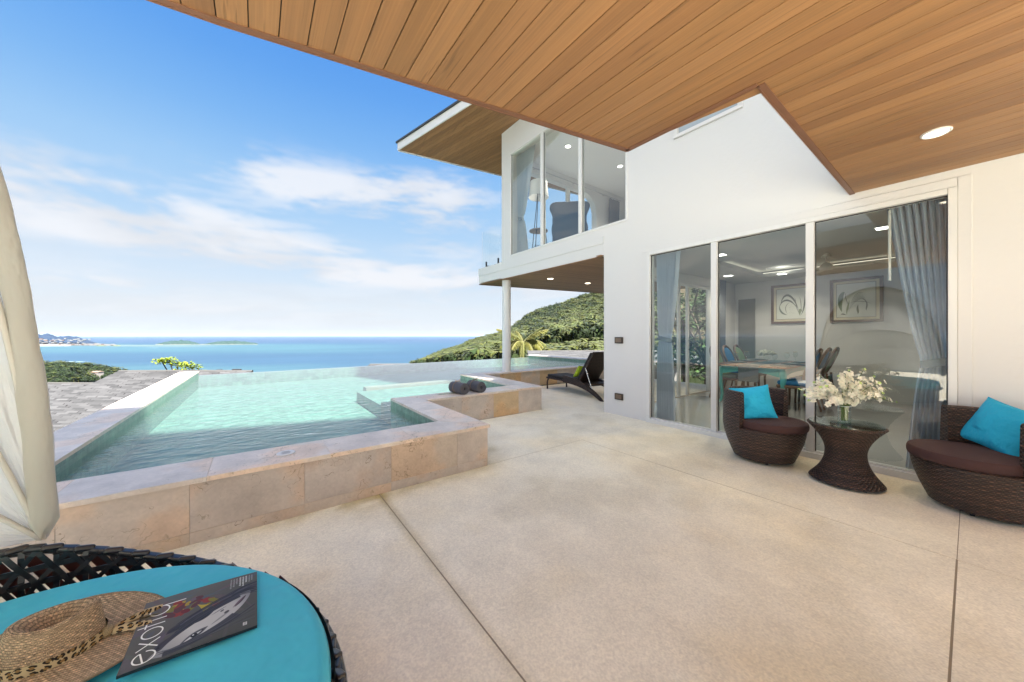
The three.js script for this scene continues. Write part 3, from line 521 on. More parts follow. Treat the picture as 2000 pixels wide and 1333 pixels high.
  struct('pool_water', w, M({ color: rgb(0.84, 0.95, 0.925), roughness: 0.03, transmission: 1, thickness: 0, ior: 1.33, bumpMap: scaled(T.water, 1.7, 1.7), bumpScale: 0.013 }), 'clear rippling turquoise water of the pool');
  // skimmer lid in the coping
  const lid = thing('skimmer_lid', 'small round white lid set into the pool coping', 'drain cover', [0.18, COP, -3.10]);
  part(lid, 'rim', new THREE.TorusGeometry(0.055, 0.006, 8, 32).rotateX(Math.PI / 2), whiteTrim, [0, 0.002, 0]);
  part(lid, 'disc', cyl(0.052, 0.052, 0.006, 32), whiteTrim, [0, 0.004, 0]);
  for (let i = 0; i < 5; i++) part(lid, 'slot', box(-0.035 + Math.abs(i - 2) * 0.006, 0.035 - Math.abs(i - 2) * 0.006, 0.0075, 0.0082, -0.03 + i * 0.015, -0.026 + i * 0.015), M({ color: rgb(0.3, 0.3, 0.3), roughness: 0.8 }));
}

// ------------------------------------------------------------------ the villa
const villa = thing('villa', 'white two-storey villa with timber soffits and large glazing', 'villa');
const FX = 4.75, CEIL = 2.708;
{
  // long facade with its openings: outline in (z, y), thickness along +x
  const s = new THREE.Shape([[14, -0.02], [-3.745, -0.02], [-3.745, 2.67], [-6.78, 2.67], [-6.78, 6.168], [14, 6.168]].map(([z, y]) => new THREE.Vector2(-z, y)));
  const hole = (z0, z1, y0, y1) => s.holes.push(new THREE.Path([[z0, y0], [z1, y0], [z1, y1], [z0, y1]].map(([z, y]) => new THREE.Vector2(-z, y))));
  hole(-2.94, -0.07, 0.04, 2.56); hole(-6.45, -3.28, 3.14, 5.54); hole(-2.52, -1.66, 4.075, 5.3);
  const g = new THREE.ExtrudeGeometry(s, { depth: 0.2, bevelEnabled: false }); g.rotateY(Math.PI / 2); g.translate(FX, 0, 0);
  part(villa, 'facade_wall', uvBox(g), white);
  const w = [];
  // lower storey: end wall with the opening of its own sliding door, back wall, far wall
  w.push(box(4.95, 5.5, 0, 2.67, -3.745, -3.60), box(8.5, 9.95, 0, 2.67, -3.745, -3.60), box(5.5, 8.5, 2.42, 2.67, -3.745, -3.60), box(9.75, 9.95, 0, 2.67, -3.60, 4), box(4.95, 9.75, 0, 2.67, 3.8, 4));
  // upper storey: sea wall with a wide opening, back wall, party wall
  part(villa, 'wall', merge(w), white);
  const u = new THREE.Shape([[4.95, 3.0], [9.6, 3.0], [9.6, 6.168], [4.95, 6.168]].map((a) => new THREE.Vector2(...a)));
  const o = new THREE.Path(); o.moveTo(5.15, 3.02); o.lineTo(8.03, 3.02); o.lineTo(8.03, 4.85); o.absarc(7.48, 4.85, 0.55, 0, Math.PI / 2, false); o.lineTo(5.15, 5.4); o.closePath(); u.holes.push(o);
  const ug = new THREE.ExtrudeGeometry(u, { depth: 0.18, bevelEnabled: false, curveSegments: 16 }); ug.translate(0, 0, -6.78);
  part(villa, 'sea_wall', uvBox(ug), white);
  part(villa, 'wall', merge([box(9.4, 9.6, 3.0, 6.168, -6.60, 6), box(4.95, 9.4, 3.0, 6.168, -2.75, -2.6), box(4.95, 9.4, 3.0, 6.168, 5.8, 6)]), white);
  part(villa, 'room_ceiling', box(4.95, 9.4, 5.66, 5.72, -6.60, -2.75), M({ color: rgb(0.78, 0.78, 0.77), roughness: 0.9 }));
  part(villa, 'mullion', box(6.86, 6.98, 3.02, 5.4, -6.72, -6.66), alu);
  // balcony slab: its far edge is skewed like the eaves
  const slabPoly = (d) => [[FX - d, -2.2], [FX - d, -7.83 - d], [9.9, -6.85 - d], [9.9, -2.2]];
  part(villa, 'balcony_slab', prism([[FX - 0.012, -3.748], [FX - 0.012, -7.845], [9.9, -6.86], [9.9, -3.748]], 2.87, 3.0), white);
  part(villa, 'balcony_slab', prism([[FX - 0.002, -3.75], [FX - 0.002, -7.83], [9.9, -6.85], [9.9, -3.75]], 2.69, 2.868), white);
  part(villa, 'balcony_slab', box(FX - 0.012, FX - 0.001, 3.0, 3.07, -7.845, -6.78), white);
  part(villa, 'floor_slab', box(4.95, 9.75, 2.76, 3.0, -3.6, 5.8), white);
  // small high window
  const sw = new THREE.Group(); sw.name = 'high_window'; villa.add(sw);
  part(sw, 'frame', merge([rbox(FX - 0.028, FX + 0.05, 4.078, 4.125, -2.517, -1.663), rbox(FX - 0.028, FX + 0.05, 4.127, 5.3, -2.517, -2.465), rbox(FX - 0.028, FX + 0.05, 4.127, 5.3, -1.715, -1.663)]), whiteTrim);
  part(sw, 'pane', box(FX + 0.015, FX + 0.02, 4.126, 5.3, -2.464, -1.716), M({ color: rgb(0.35, 0.4, 0.43), roughness: 0.1 }));
}
function planks(name, polyClip, x0, x1, pitch, y, mats, parent, rot, pieces) {
  // boards along z between x0 and x1; polyClip(x) gives [z0, z1]
  const sof = new THREE.Group(); sof.name = numbered(name); parent.add(sof); if (rot) { sof.position.set(rot[0], 0, rot[1]); sof.rotation.y = rot[2]; }
  const R = rng(Math.round(x0 * 100) + 7), gap = 0.005;
  for (let x = x0, i = 0; x < x1 - 0.01; x += pitch, i++) {
    const xa = x + gap / 2, xb = Math.min(x + pitch, x1) - gap / 2, a = polyClip(xa), b = polyClip(xb); if (a[1] - a[0] < 0.02 && b[1] - b[0] < 0.02) continue;
    part(sof, 'plank', prism([[xa, a[0]], [xb, b[0]], [xb, b[1]], [xa, a[1]]], y, y + 0.012, R() * 0.46 - x, R() * 2.8), mats[Math.floor(R() * mats.length)]);
  }
  return sof;
}
{
  // near roof: flat timber soffit with a notch round the upper wall
  const ZN = 2.1, XW = -1.05, edge = (x) => x < -0.129 ? -2.05 + (x + 0.344) * 0.12 : x < 2.26 ? -2.023 + 0.1908 * (x + 0.129) : -0.717;
  const corner = edge(2.2599);
  const cut = (x) => [Math.max(x < 2.26 ? edge(Math.min(x, 2.2599)) : -0.717, -9) + 0.012, x > 2.3 ? 4.6 : ZN];
  planks('soffit', cut, XW, FX - 0.004, 0.1135, CEIL, woodTones, villa);
  const roofPoly = (e) => [[XW - e, -2.135 - e], [-0.129, -2.023 - e], [2.26 + e, corner - e * 0.8], [2.26 + e, -0.717 - e], [FX, -0.717 - e], [FX, 4.6], [2.3, 4.6], [2.3, ZN], [XW - e, ZN]];
  part(villa, 'roof_deck', prism(roofPoly(0.0), CEIL + 0.014, CEIL + 0.10), dark);
  part(villa, 'roof_deck', prism(roofPoly(0.02), CEIL + 0.1, CEIL + 0.26), whiteTrim);
  const strip = (a, b, w, y0, y1, mat, name) => { const dx = b[0] - a[0], dz = b[1] - a[1], l = Math.hypot(dx, dz), nx = dz / l * w, nz = -dx / l * w; part(villa, name, prism([[a[0], a[1]], [b[0], b[1]], [b[0] + nx, b[1] + nz], [a[0] + nx, a[1] + nz]], y0, y1), mat); };
  const e1 = [[XW, -2.135], [-0.129, -2.023], [2.262, corner], [2.262, -0.717], [FX - 0.004, -0.717]];
  for (let i = 0; i + 1 < e1.length; i++) {
    const a = e1[i], b = e1[i + 1];
    strip(a, b, 0.009, CEIL - 0.008, CEIL + 0.05, trimBrown, 'eave_trim');
    const dx = b[0] - a[0], dz = b[1] - a[1], l = Math.hypot(dx, dz), nx = dz / l * 0.0095, nz = -dx / l * 0.0095;
    strip([a[0] + nx, a[1] + nz], [b[0] + nx, b[1] + nz], 0.010, CEIL + 0.004, CEIL + 0.2, whiteTrim, 'fascia');
    strip([a[0] - nx * 3.2, a[1] - nz * 3.2], [b[0] - nx * 3.2, b[1] - nz * 3.2], 0.0295, CEIL - 0.006, CEIL - 0.0005, trimBrown, 'eave_trim');
  }
  // upper roof: skewed eaves, flat timber soffit
  const US = 6.17, rotA = 0.193, pts = [[3.01, -8.99], [5.96, -8.54], [11.5, -7.66], [11.5, 9], [7.0, 9]];
  const leftAt = (z) => 3.01 + (z + 8.99) * (3.63 - 3.01) / (8.99 - 6.34), backAt = (x) => -8.99 + (x - 3.01) * 0.45 / 2.95;
  const leftEnd = Math.min(leftAt(9), FX - 0.5);
  const cz = (x) => [Math.max(backAt(x), -8.99), x < 4.7 ? Math.max(backAt(x), -8.99 + (x - 3.01) * 2.65 / 0.62) : 9].sort((p, q) => p - q);
  const up = [];
  // boards parallel to the skewed side eave
  const q = new THREE.Group(); q.name = 'upper_soffit'; villa.add(q);
  const R = rng(5), dir = [0.2278, 0.9737];
  for (let i = 0; i < 70; i++) {
    const a = i * 0.10 + 0.0015, b = (i + 1) * 0.10 - 0.0015, P0 = [3.01 + a * 0.985, 0], foot = (t) => { const x = 3.01 + t * 0.9887, z = backAt(x); return [x, z + 0.01]; };
    const A = foot(a), B = foot(b), L = 3.4 + (i > 14 ? -1.6 : 0) , far = (p) => { const lim = (FX - 0.004 - p[0]) / dir[0], tz = Math.max(0.02, -6.785 - p[1]) / dir[1]; const t = p[0] + dir[0] * tz > FX - 0.004 ? tz : Math.min(12, lim); return [p[0] + dir[0] * t, p[1] + dir[1] * t]; };
    if (A[0] > 9.6) break;
    const C = far(B), D = far(A);
    part(q, 'plank', prism([[A[0], A[1]], [B[0], B[1]], C, D], US, US + 0.012, R(), R() * 2.8), woodTones[Math.floor(R() * 5)]);
  }
  const zEnd = 0.6, xl = leftAt(zEnd);
  const deckPoly = [[3.0, -9.0], [11.5, -7.7], [11.5, 9], [6.0, 9], [xl, zEnd]];
  part(villa, 'upper_roof_deck', prism(deckPoly, US + 0.014, US + 0.03), dark);
  const fas = (a, b, w, y0, y1, mat, name) => { const dx = b[0] - a[0], dz = b[1] - a[1], l = Math.hypot(dx, dz), nx = dz / l * w, nz = -dx / l * w; part(villa, name, prism([[a[0], a[1]], [b[0], b[1]], [b[0] - nx, b[1] - nz], [a[0] - nx, a[1] - nz]], y0, y1), mat); };
  fas([2.995, -9.0], [xl - 0.015, zEnd], 0.03, US - 0.012, US + 0.17, whiteTrim, 'upper_fascia');
  fas([11.5, -7.71], [3.0, -9.005], 0.03, US - 0.012, US + 0.17, whiteTrim, 'upper_fascia');
  fas([2.975, -9.03], [xl - 0.03, zEnd], 0.05, US + 0.172, US + 0.215, M({ color: rgb(0.03, 0.035, 0.04), roughness: 0.7 }), 'upper_roof_edge');
  part(villa, 'upper_roof', prism([[3.03, -8.96], [11.5, -7.68], [11.5, 9], [6.0, 9], [xl + 0.03, zEnd]], US + 0.05, US + 0.2), dark);
  part(villa, 'upper_roof', prism([[5.0, -6.9], [11.0, -6.0], [11.0, 8], [6.6, 8]], US + 0.2, US + 1.2), dark);
  part(villa, 'added_shade_slab', prism([[-1.7, -3.14], [2.31, -1.93], [5.6, -2.6], [5.6, 2.6], [-1.7, 1.2]], 6.45, 6.6), whiteTrim);  // unseen slab, added to shade the terrace and cast the pool's shadow edge
  // timber ceiling under the balcony: narrow boards, skewed like its edge
  const bs = new THREE.Group(); bs.name = 'balcony_soffit'; villa.add(bs);
  const edgeZ = (x) => -7.83 + (x - FX) * 0.98 / 5.15;
  for (let i = 0; i < 46; i++) {
    const o0 = i * 0.1 + 0.0015, o1 = (i + 1) * 0.1 - 0.0015; if (edgeZ(FX) + o1 > -3.75 + 0.1) break;
    const z = (x, o) => Math.min(edgeZ(x) + o, -3.748);
    const x1 = Math.min(9.9, FX + (-3.748 + 7.83 - o1) / 0.1903);
    part(bs, 'plank', prism([[FX, z(FX, o0)], [x1, z(x1, o0)], [x1, z(x1, o1)], [FX, z(FX, o1)]], 2.655, 2.667, R(), R() * 2.8), woodTones[Math.floor(R() * 5)]);
  }
  part(villa, 'balcony_edge', prism([[FX - 0.001, -7.829], [9.9, -6.849], [9.9, -6.80], [FX - 0.001, -7.78]], 2.645, 2.669), trimBrown);
}
// column carrying the balcony
part(villa, 'column', merge([cyl(0.105, 0.105, 2.67 - COP, 40).translate(4.95, (2.67 + COP) / 2, -6.86)]), whiteTrim);

// ------------------------------------------------------------------ glazing
{
  const fr = (name, label, cat) => thing(name, label, cat);
  const sd = fr('sliding_door', 'three-panel white framed glass sliding door of the dining room', 'sliding door');
  const z0 = -2.94, z1 = -0.07, y0 = 0.04, y1 = 2.56, X0 = FX - 0.018, X1 = FX + 0.10;
  part(sd, 'frame', merge([rbox(X0, X1, y0, y1, z0, z0 + 0.05), rbox(X0, X1, y0, y1, z1 - 0.05, z1), rbox(X0, X1, y1 - 0.05, y1, z0 + 0.051, z1 - 0.051)]), alu);
  part(sd, 'track', merge([rbox(X0 - 0.02, X1, y0 - 0.055, y0 + 0.02, z0, z1), rbox(X0 + 0.02, X0 + 0.03, y0 + 0.02, y0 + 0.035, z0 + 0.06, z1 - 0.06)]), alu);
  const ms = [-1.994, -1.033];
  for (const m of ms) part(sd, 'mullion', rbox(X0 + 0.006, X1 - 0.02, y0 + 0.021, y1 - 0.051, m - 0.035, m + 0.035), alu);
  const ed = [z0 + 0.05, ms[0], ms[1], z1 - 0.05];
  const gasket = M({ color: rgb(0.03, 0.03, 0.03), roughness: 0.6 });
  for (let i = 0; i < 3; i++) {
    const a = ed[i] + (i ? 0.036 : 0.001), b = ed[i + 1] - (i < 2 ? 0.036 : 0.001), xx = FX + 0.03 + 0.012 * (i % 2);
    const pn = part(sd, 'pane', new THREE.PlaneGeometry(b - a, y1 - y0 - 0.075).rotateY(-Math.PI / 2), glassPane, [xx, (y0 + y1) / 2 - 0.015, (a + b) / 2]);
    part(sd, 'gasket', merge([box(xx - 0.006, xx + 0.006, y0 + 0.022, y0 + 0.03, a, b), box(xx - 0.006, xx + 0.006, y1 - 0.06, y1 - 0.052, a, b), box(xx - 0.006, xx + 0.006, y0 + 0.03, y1 - 0.06, a, a + 0.008), box(xx - 0.006, xx + 0.006, y0 + 0.03, y1 - 0.06, b - 0.008, b)]), gasket);
  }
  const surround = fr('door_surround', 'slim white moulding round the dining room sliding door', 'moulding');
  part(surround, 'moulding', merge([rbox(FX - 0.010, FX - 0.0005, 0.0, 2.64, z1 + 0.001, z1 + 0.075), rbox(FX - 0.010, FX - 0.0005, y1 + 0.001, 2.64, z0 - 0.075, z1 - 0.001), rbox(FX - 0.010, FX - 0.0005, 0.0, y1, z0 - 0.075, z0 - 0.001)]), white);
  villa.add(surround); surround.userData = {}; 
  const uw = fr('upper_window', 'tall three-pane window of the upper bedroom', 'window'), Y0 = 3.14, Y1 = 5.54, W0 = -6.45, W1 = -3.28, um = [-5.33, -4.28];
  part(uw, 'frame', merge([rbox(X0 + 0.006, X1, Y0, Y1, W0, W0 + 0.035), rbox(X0 + 0.006, X1, Y0, Y1, W1 - 0.035, W1), rbox(X0 + 0.006, X1, Y1 - 0.035, Y1, W0 + 0.036, W1 - 0.036), rbox(X0 + 0.006, X1, Y0, Y0 + 0.035, W0 + 0.036, W1 - 0.036)]), alu);
  for (const m of um) part(uw, 'mullion', rbox(X0 + 0.004, X1 - 0.02, Y0 + 0.036, Y1 - 0.036, m - 0.035, m + 0.035), alu);
  const ue = [W0 + 0.035, um[0], um[1], W1 - 0.035];
  for (let i = 0; i < 3; i++) { const a = ue[i] + (i ? 0.036 : 0), b = ue[i + 1] - (i < 2 ? 0.036 : 0); part(uw, 'pane', new THREE.PlaneGeometry(b - a, Y1 - Y0 - 0.07).rotateY(-Math.PI / 2), glassPane, [FX + 0.03, (Y0 + Y1) / 2, (a + b) / 2]); part(uw, 'gasket', merge([box(FX + 0.024, FX + 0.036, Y0 + 0.036, Y1 - 0.036, a, a + 0.008), box(FX + 0.024, FX + 0.036, Y0 + 0.036, Y1 - 0.036, b - 0.008, b)]), gasket); }
  // balustrade of the balcony
  const bl = fr('glass_balustrade', 'frameless clear glass balustrade on the balcony edge', 'balustrade');
  part(bl, 'pane', new THREE.PlaneGeometry(0.95, 0.95).rotateY(-Math.PI / 2), glassClear, [4.80, 3.56, -7.28]);
  for (let i = 0; i < 4; i++) part(bl, 'pane', new THREE.PlaneGeometry(1.1, 0.95).rotateY(-0.19), glassClear, [5.36 + i * 1.14, 3.56, -7.62 + i * 0.217]);
  for (const z of [-7.55, -7.0]) part(bl, 'clamp', merge([rbox(4.785, 4.815, 3.07, 3.22, z - 0.02, z + 0.02), cyl(0.03, 0.03, 0.008, 12).translate(4.80, 3.075, z)]), M({ color: rgb(0.06, 0.06, 0.065), metalness: 0.7, roughness: 0.4 }));
  part(bl, 'clamp', rbox(4.90, 4.93, 3.0, 3.15, -7.66, -7.62), M({ color: rgb(0.06, 0.06, 0.065), metalness: 0.7, roughness: 0.4 }));
  part(bl, 'edge_rail', rod([4.80, 3.08, -7.75], [4.80, 4.03, -7.75], 0.004), chrome);
}
// light fittings and plates
function downlight(x, y, z, r, label, warm, power, light = true) {
  const t = thing('downlight', label, 'downlight', [x, y, z]);
  part(t, 'trim_ring', new THREE.TorusGeometry(r, 0.009, 10, 40).rotateX(Math.PI / 2), whiteTrim, [0, -0.003, 0]);
  part(t, 'lens', cyl(r - 0.004, r - 0.004, 0.004, 36), warm ? lampGlow : lampCool, [0, -0.003, 0]);
  if (light) { const l = new THREE.SpotLight(warm ? 0xffe2bd : 0xfff4e6, power, 0, 1.1, 0.6); l.position.set(x, y - 0.02, z); l.target.position.set(x, y - 2, z); l.castShadow = true; l.shadow.radius = 4; scene.add(l, l.target); }
}
downlight(3.772, CEIL - 0.001, -0.146, 0.064, 'round warm downlight in the timber soffit over the wicker chairs', true, 0.5);
downlight(5.587, 2.654, -5.966, 0.075, 'round downlight under the balcony, above the sun lounger, closer to the column', true, 0.4);
downlight(6.841, 2.654, -5.907, 0.075, 'round downlight under the balcony, set deeper beneath it', true, 0.4);
for (const [y, label] of [[1.225, 'square brown switch plate on the white wall, the upper of two'], [0.307, 'square brown socket plate low on the white wall, the lower of two']]) {
  const t = thing('wall_plate', label, 'wall plate', [FX, y, -3.434]);
  part(t, 'plate', rbox(-0.03, -0.001, -0.052, 0.052, -0.075, 0.075, 0.004), M({ color: rgb(0.035, 0.022, 0.016), roughness: 0.35 }));
  part(t, 'insert', rbox(-0.034, -0.029, -0.034, 0.034, -0.055, 0.055, 0.002), M({ color: rgb(0.16, 0.11, 0.075), roughness: 0.4 }));
}
// roofs of the villas below, shingle by shingle
function shingleRoof(label, px0, px1, dep, ridgeY, slope, length, seed, cat = 'roof', w = 0.46, c = 0.105) {
  const A = along(px0, dep, ridgeY), B = along(px1, dep, ridgeY), L = A.distanceTo(B), t = thing('shingle_roof', label, cat, [A.x, A.y, A.z], -YAW), R = rng(seed), list = [], P = [];
  const ca = Math.cos(slope), sa = Math.sin(slope), rows = Math.round(length / c), cols = Math.ceil(L / w);
  for (let j = 0; j < rows; j++) for (let i = -1; i < cols; i++) {
    const x = (i + (j % 2) * 0.5 + (R() - 0.5) * 0.12) * w, ww = w * (0.96 + 0.03 * R()), s = j * c; if (x + ww < 0 || x > L) continue;
    const g = new THREE.BoxGeometry(ww, 0.022, c * 1.15); g.rotateX(0.10 + (R() - 0.5) * 0.03); g.rotateZ((R() - 0.5) * 0.02); g.translate(clamp(x + ww / 2, ww / 2, L - ww / 2), 0.024 + (R() - 0.5) * 0.01, s + c / 2); g.rotateX(slope); g.deleteAttribute('uv');
    const q = 0.55 + 0.75 * R() + (R() < 0.1 ? 0.3 : 0); list.push(paint(g, [0.048 * q, 0.0465 * q, 0.0455 * q]));
  }
  part(t, 'deck', (() => { const g = new THREE.BoxGeometry(L, 0.12, length); g.translate(L / 2, -0.07, length / 2); g.rotateX(slope); return g; })(), M({ color: rgb(0.05, 0.04, 0.035), roughness: 0.95 }));
  part(t, 'shingles', merge(list), M({ vertexColors: true, roughness: 0.9 }), null, 'stuff');
  part(t, 'ridge_cap', tube([[0, 0.02, -0.03], [L / 2, 0.035, -0.03], [L, 0.02, -0.03]], 0.055, 12, 8), M({ color: rgb(0.07, 0.065, 0.06), roughness: 0.9 }));
  part(t, 'gable_wall', box(0.15, L - 0.15, -8, -0.2, 0.15, 0.3), M({ color: rgb(0.3, 0.27, 0.25), roughness: 0.9 }));
  return t;
}
shingleRoof('grey shingled roof of the villa below, running behind the end of the pool coping', 231, 492, 16, -0.39, 0.40, 6.2, 3);
shingleRoof('lower grey shingled roof of the villa below, in front of the wooded point', -40, 228, 15.2, -0.86, 0.40, 6.2, 4);
shingleRoof('low grey shingled roof showing just over the infinity edge toward the wooded hill', 722, 880, 24, -0.74, 0.2, 5, 6);
shingleRoof('grey shingled roof beyond the end coping, under the wooded hill', 1030, 1330, 19, 0.40, 0.10, 4, 7);
{ const list = []; for (const [px, py] of [[428, 723], [462, 722]]) { const p = along(px, 16.3, 1.3 - (py - 656) * 16.3 / 670); const t = thing('roof_vent', px < 440 ? 'small dark vent on the ridge of the grey roof beside the pool coping' : 'wider dark vent on the ridge of the grey roof past the pool coping', 'vent', [p.x, p.y - 0.06, p.z], -YAW); part(t, 'cap', rbox(-0.1 - (px > 440 ? 0.08 : 0), 0.1 + (px > 440 ? 0.08 : 0), 0.0, 0.08, -0.08, 0.08, 0.02), dark); part(t, 'collar', box(-0.06, 0.06, -0.2, 0.0, -0.06, 0.06), dark); } }

// ------------------------------------------------------------------ wicker chairs, table, cushions
function ringShell(a0, a1, prof, n, center = [0, 0]) {       // closed profile [[r, y], ...] swept round the axis; uv in metres
  const full = Math.abs(a1 - a0 - 2 * Math.PI) < 1e-6, m = prof.length - 1, len = [0]; for (let j = 1; j <= m; j++) len.push(len[j - 1] + Math.hypot(prof[j][0] - prof[j - 1][0], prof[j][1] - prof[j - 1][1]));
  const g = grid(n, m, (u, v) => { const a = lerp(a0, a1, u), [r, y] = prof[Math.round(v * m)]; return [center[0] + r * Math.cos(a), y, center[1] + r * Math.sin(a)]; });
  const uv = []; for (let j = 0; j <= m; j++) for (let i = 0; i <= n; i++) uv.push(i / n * (a1 - a0) * 0.33, len[j]);
  g.setAttribute('uv', new THREE.Float32BufferAttribute(uv, 2));
  return g;
}
const flip = (g) => { const ix = g.index.array; for (let i = 0; i < ix.length; i += 3) { const t = ix[i]; ix[i] = ix[i + 2]; ix[i + 2] = t; } g.computeVertexNormals(); return g; };
function endCap(prof, a) { const s = new THREE.Shape(prof.map(([r, y]) => new THREE.Vector2(r, y))), g = new THREE.ShapeGeometry(s); g.rotateY(-a); return g; }
function roundCushion(rx, rz, h, puff) {                       // seat pad with a rounded edge and a slight crown
  const n = 56, prof = []; for (let k = 0; k <= 10; k++) { const t = k / 10 * Math.PI; prof.push([1 - 0.045 * (1 - Math.sin(t)) , -Math.cos(t) * 0.5]); }
  const rings = [[0.0001, -0.5], [0.7, -0.5], ...prof, [0.8, 0.5 + puff * 0.4], [0.45, 0.5 + puff * 0.8], [0.0001, 0.5 + puff]];
  const g = grid(n, rings.length - 1, (u, v) => { const a = -u * 2 * Math.PI, [r, y] = rings[Math.round(v * (rings.length - 1))]; return [r * rx * Math.cos(a), y * h, r * rz * Math.sin(a)]; });
  const uv = [], p = g.attributes.position; for (let i = 0; i < p.count; i++) uv.push(p.getX(i), p.getZ(i)); g.setAttribute('uv', new THREE.Float32BufferAttribute(uv, 2)); return g;
}
function tubChair(label, x, z, turn) {                          // opening faces +z before it is turned
  const t = thing('wicker_tub_chair', label, 'armchair', [x, 0, z], turn, 'wicker tub chairs by the dining room door');
  const body = []; const out = (y) => 0.262 + 0.098 * Math.sin(Math.min(1, (y - 0.03) / 0.36) * Math.PI / 2) ;
  const prof = []; for (let k = 0; k <= 14; k++) { const y = 0.03 + 0.315 * k / 14; prof.push([out(y), y]); } prof.push([0.34, 0.355], [0.28, 0.355], [0.001, 0.355]);
  part(t, 'tub', flip(ringShell(0, 2 * Math.PI, prof, 72)), wicker);
  const bp = []; for (let k = 0; k <= 12; k++) { const y = 0.345 + 0.365 * k / 12; bp.push([out(y) + 0.001 - 0.012 * Math.pow(k / 12, 2), y]); }
  bp.push([0.335, 0.722], [0.318, 0.722], [0.300, 0.712]); for (let k = 8; k >= 0; k--) bp.push([0.292 - 0.01 * (1 - k / 8), 0.345 + 0.355 * k / 8]);
  const a0 = Math.PI - 0.05, a1 = 2 * Math.PI + 0.05;
  const shell = flip(ringShell(a0, a1, bp, 48));
  part(t, 'backrest', shell, wicker);
  part(t, 'arm_end', uvBox(endCap(bp, a0)), wicker); part(t, 'arm_end', uvBox(endCap(bp, a1)), wicker);
  part(t, 'seat_cushion', roundCushion(0.318, 0.315, 0.075, 0.12), cushionBrown, [0, 0.394, 0.068]);
  for (let i = 0; i < 4; i++) part(t, 'foot', cyl(0.012, 0.012, 0.03, 10), dark, [0.2 * Math.cos(0.8 + i * 1.57), 0.015, 0.2 * Math.sin(0.8 + i * 1.57)]);
  return t;
}
tubChair('brown wicker tub chair beside the sliding door mullion, on the lounger side of the table', 4.30, -1.32, -0.32);
tubChair('brown wicker tub chair standing close to the plain white wall past the door', 4.34, 0.05, Math.PI + 0.57);
function pillow(w, h, d, seed) {
  const side = (s) => grid(30, 30, (u, v) => {
    let x = u * 2 - 1, y = v * 2 - 1; const e = Math.pow(Math.max(0, (1 - x * x) * (1 - y * y)), 0.48), wr = (fbm(u * 5, v * 5, 0, 0, seed, 3) - 0.5) * 0.16 * e + 0.10 * e * (fbm(u * 3 + v * 9, v * 2 - u * 2, 0, 0, seed + 9, 2) - 0.5);
    const X = x * w / 2 * (1 - 0.085 * (1 - y * y)), Y = y * h / 2 * (1 - 0.085 * (1 - x * x)); return [X, Y, s * d / 2 * (e + wr)];
  }, w, h);
  return merge([side(1), flip(side(-1))]);
}
function cushionThing(label, geo, mat, pos, euler) {
  const t = thing('cushion', label, 'cushion', pos); t.rotation.set(...euler, 'YXZ');
  part(t, 'cover', geo, mat); return t;
}
{
  const g = pillow(0.37, 0.35, 0.15, 3), g2 = pillow(0.42, 0.38, 0.16, 8);
  cushionThing('turquoise cushion leaning in the wicker chair on the lounger side of the small table', g, cyan, [4.185, 0.595, -1.375], [-0.30, -0.98, 0.16]);
  cushionThing('turquoise cushion leaning in the wicker chair closest to the plain white wall', g2, cyan, [4.53, 0.60, 0.14], [-0.42, -2.30, -0.22]);
}
{
  const t = thing('side_table', 'small hourglass wicker table with a glass top between the two chairs', 'side table', [4.2, 0, -0.67]);
  const prof = []; for (let k = 0; k <= 28; k++) { const s = k / 28, y = 0.02 + 0.485 * s; const r = s < 0.52 ? 0.137 + 0.118 * Math.pow(1 - s / 0.52, 2.1) : 0.137 + 0.125 * Math.pow((s - 0.52) / 0.48, 1.75); prof.push([r, y]); }
  prof[0][0] = 0.25; prof.push([0.259, 0.512], [0.25, 0.517], [0.235, 0.512], [0.225, 0.500], [0.001, 0.500]);
  part(t, 'wicker_base', flip(ringShell(0, 2 * Math.PI, prof, 80)), wicker);
  part(t, 'glass_top', merge([cyl(0.247, 0.247, 0.008, 56)]), glassTop, [0, 0.5225, 0]);
  for (let i = 0; i < 4; i++) part(t, 'foot', cyl(0.014, 0.014, 0.02, 10), dark, [0.2 * Math.cos(0.8 + i * 1.57), 0.01, 0.2 * Math.sin(0.8 + i * 1.57)]);
}
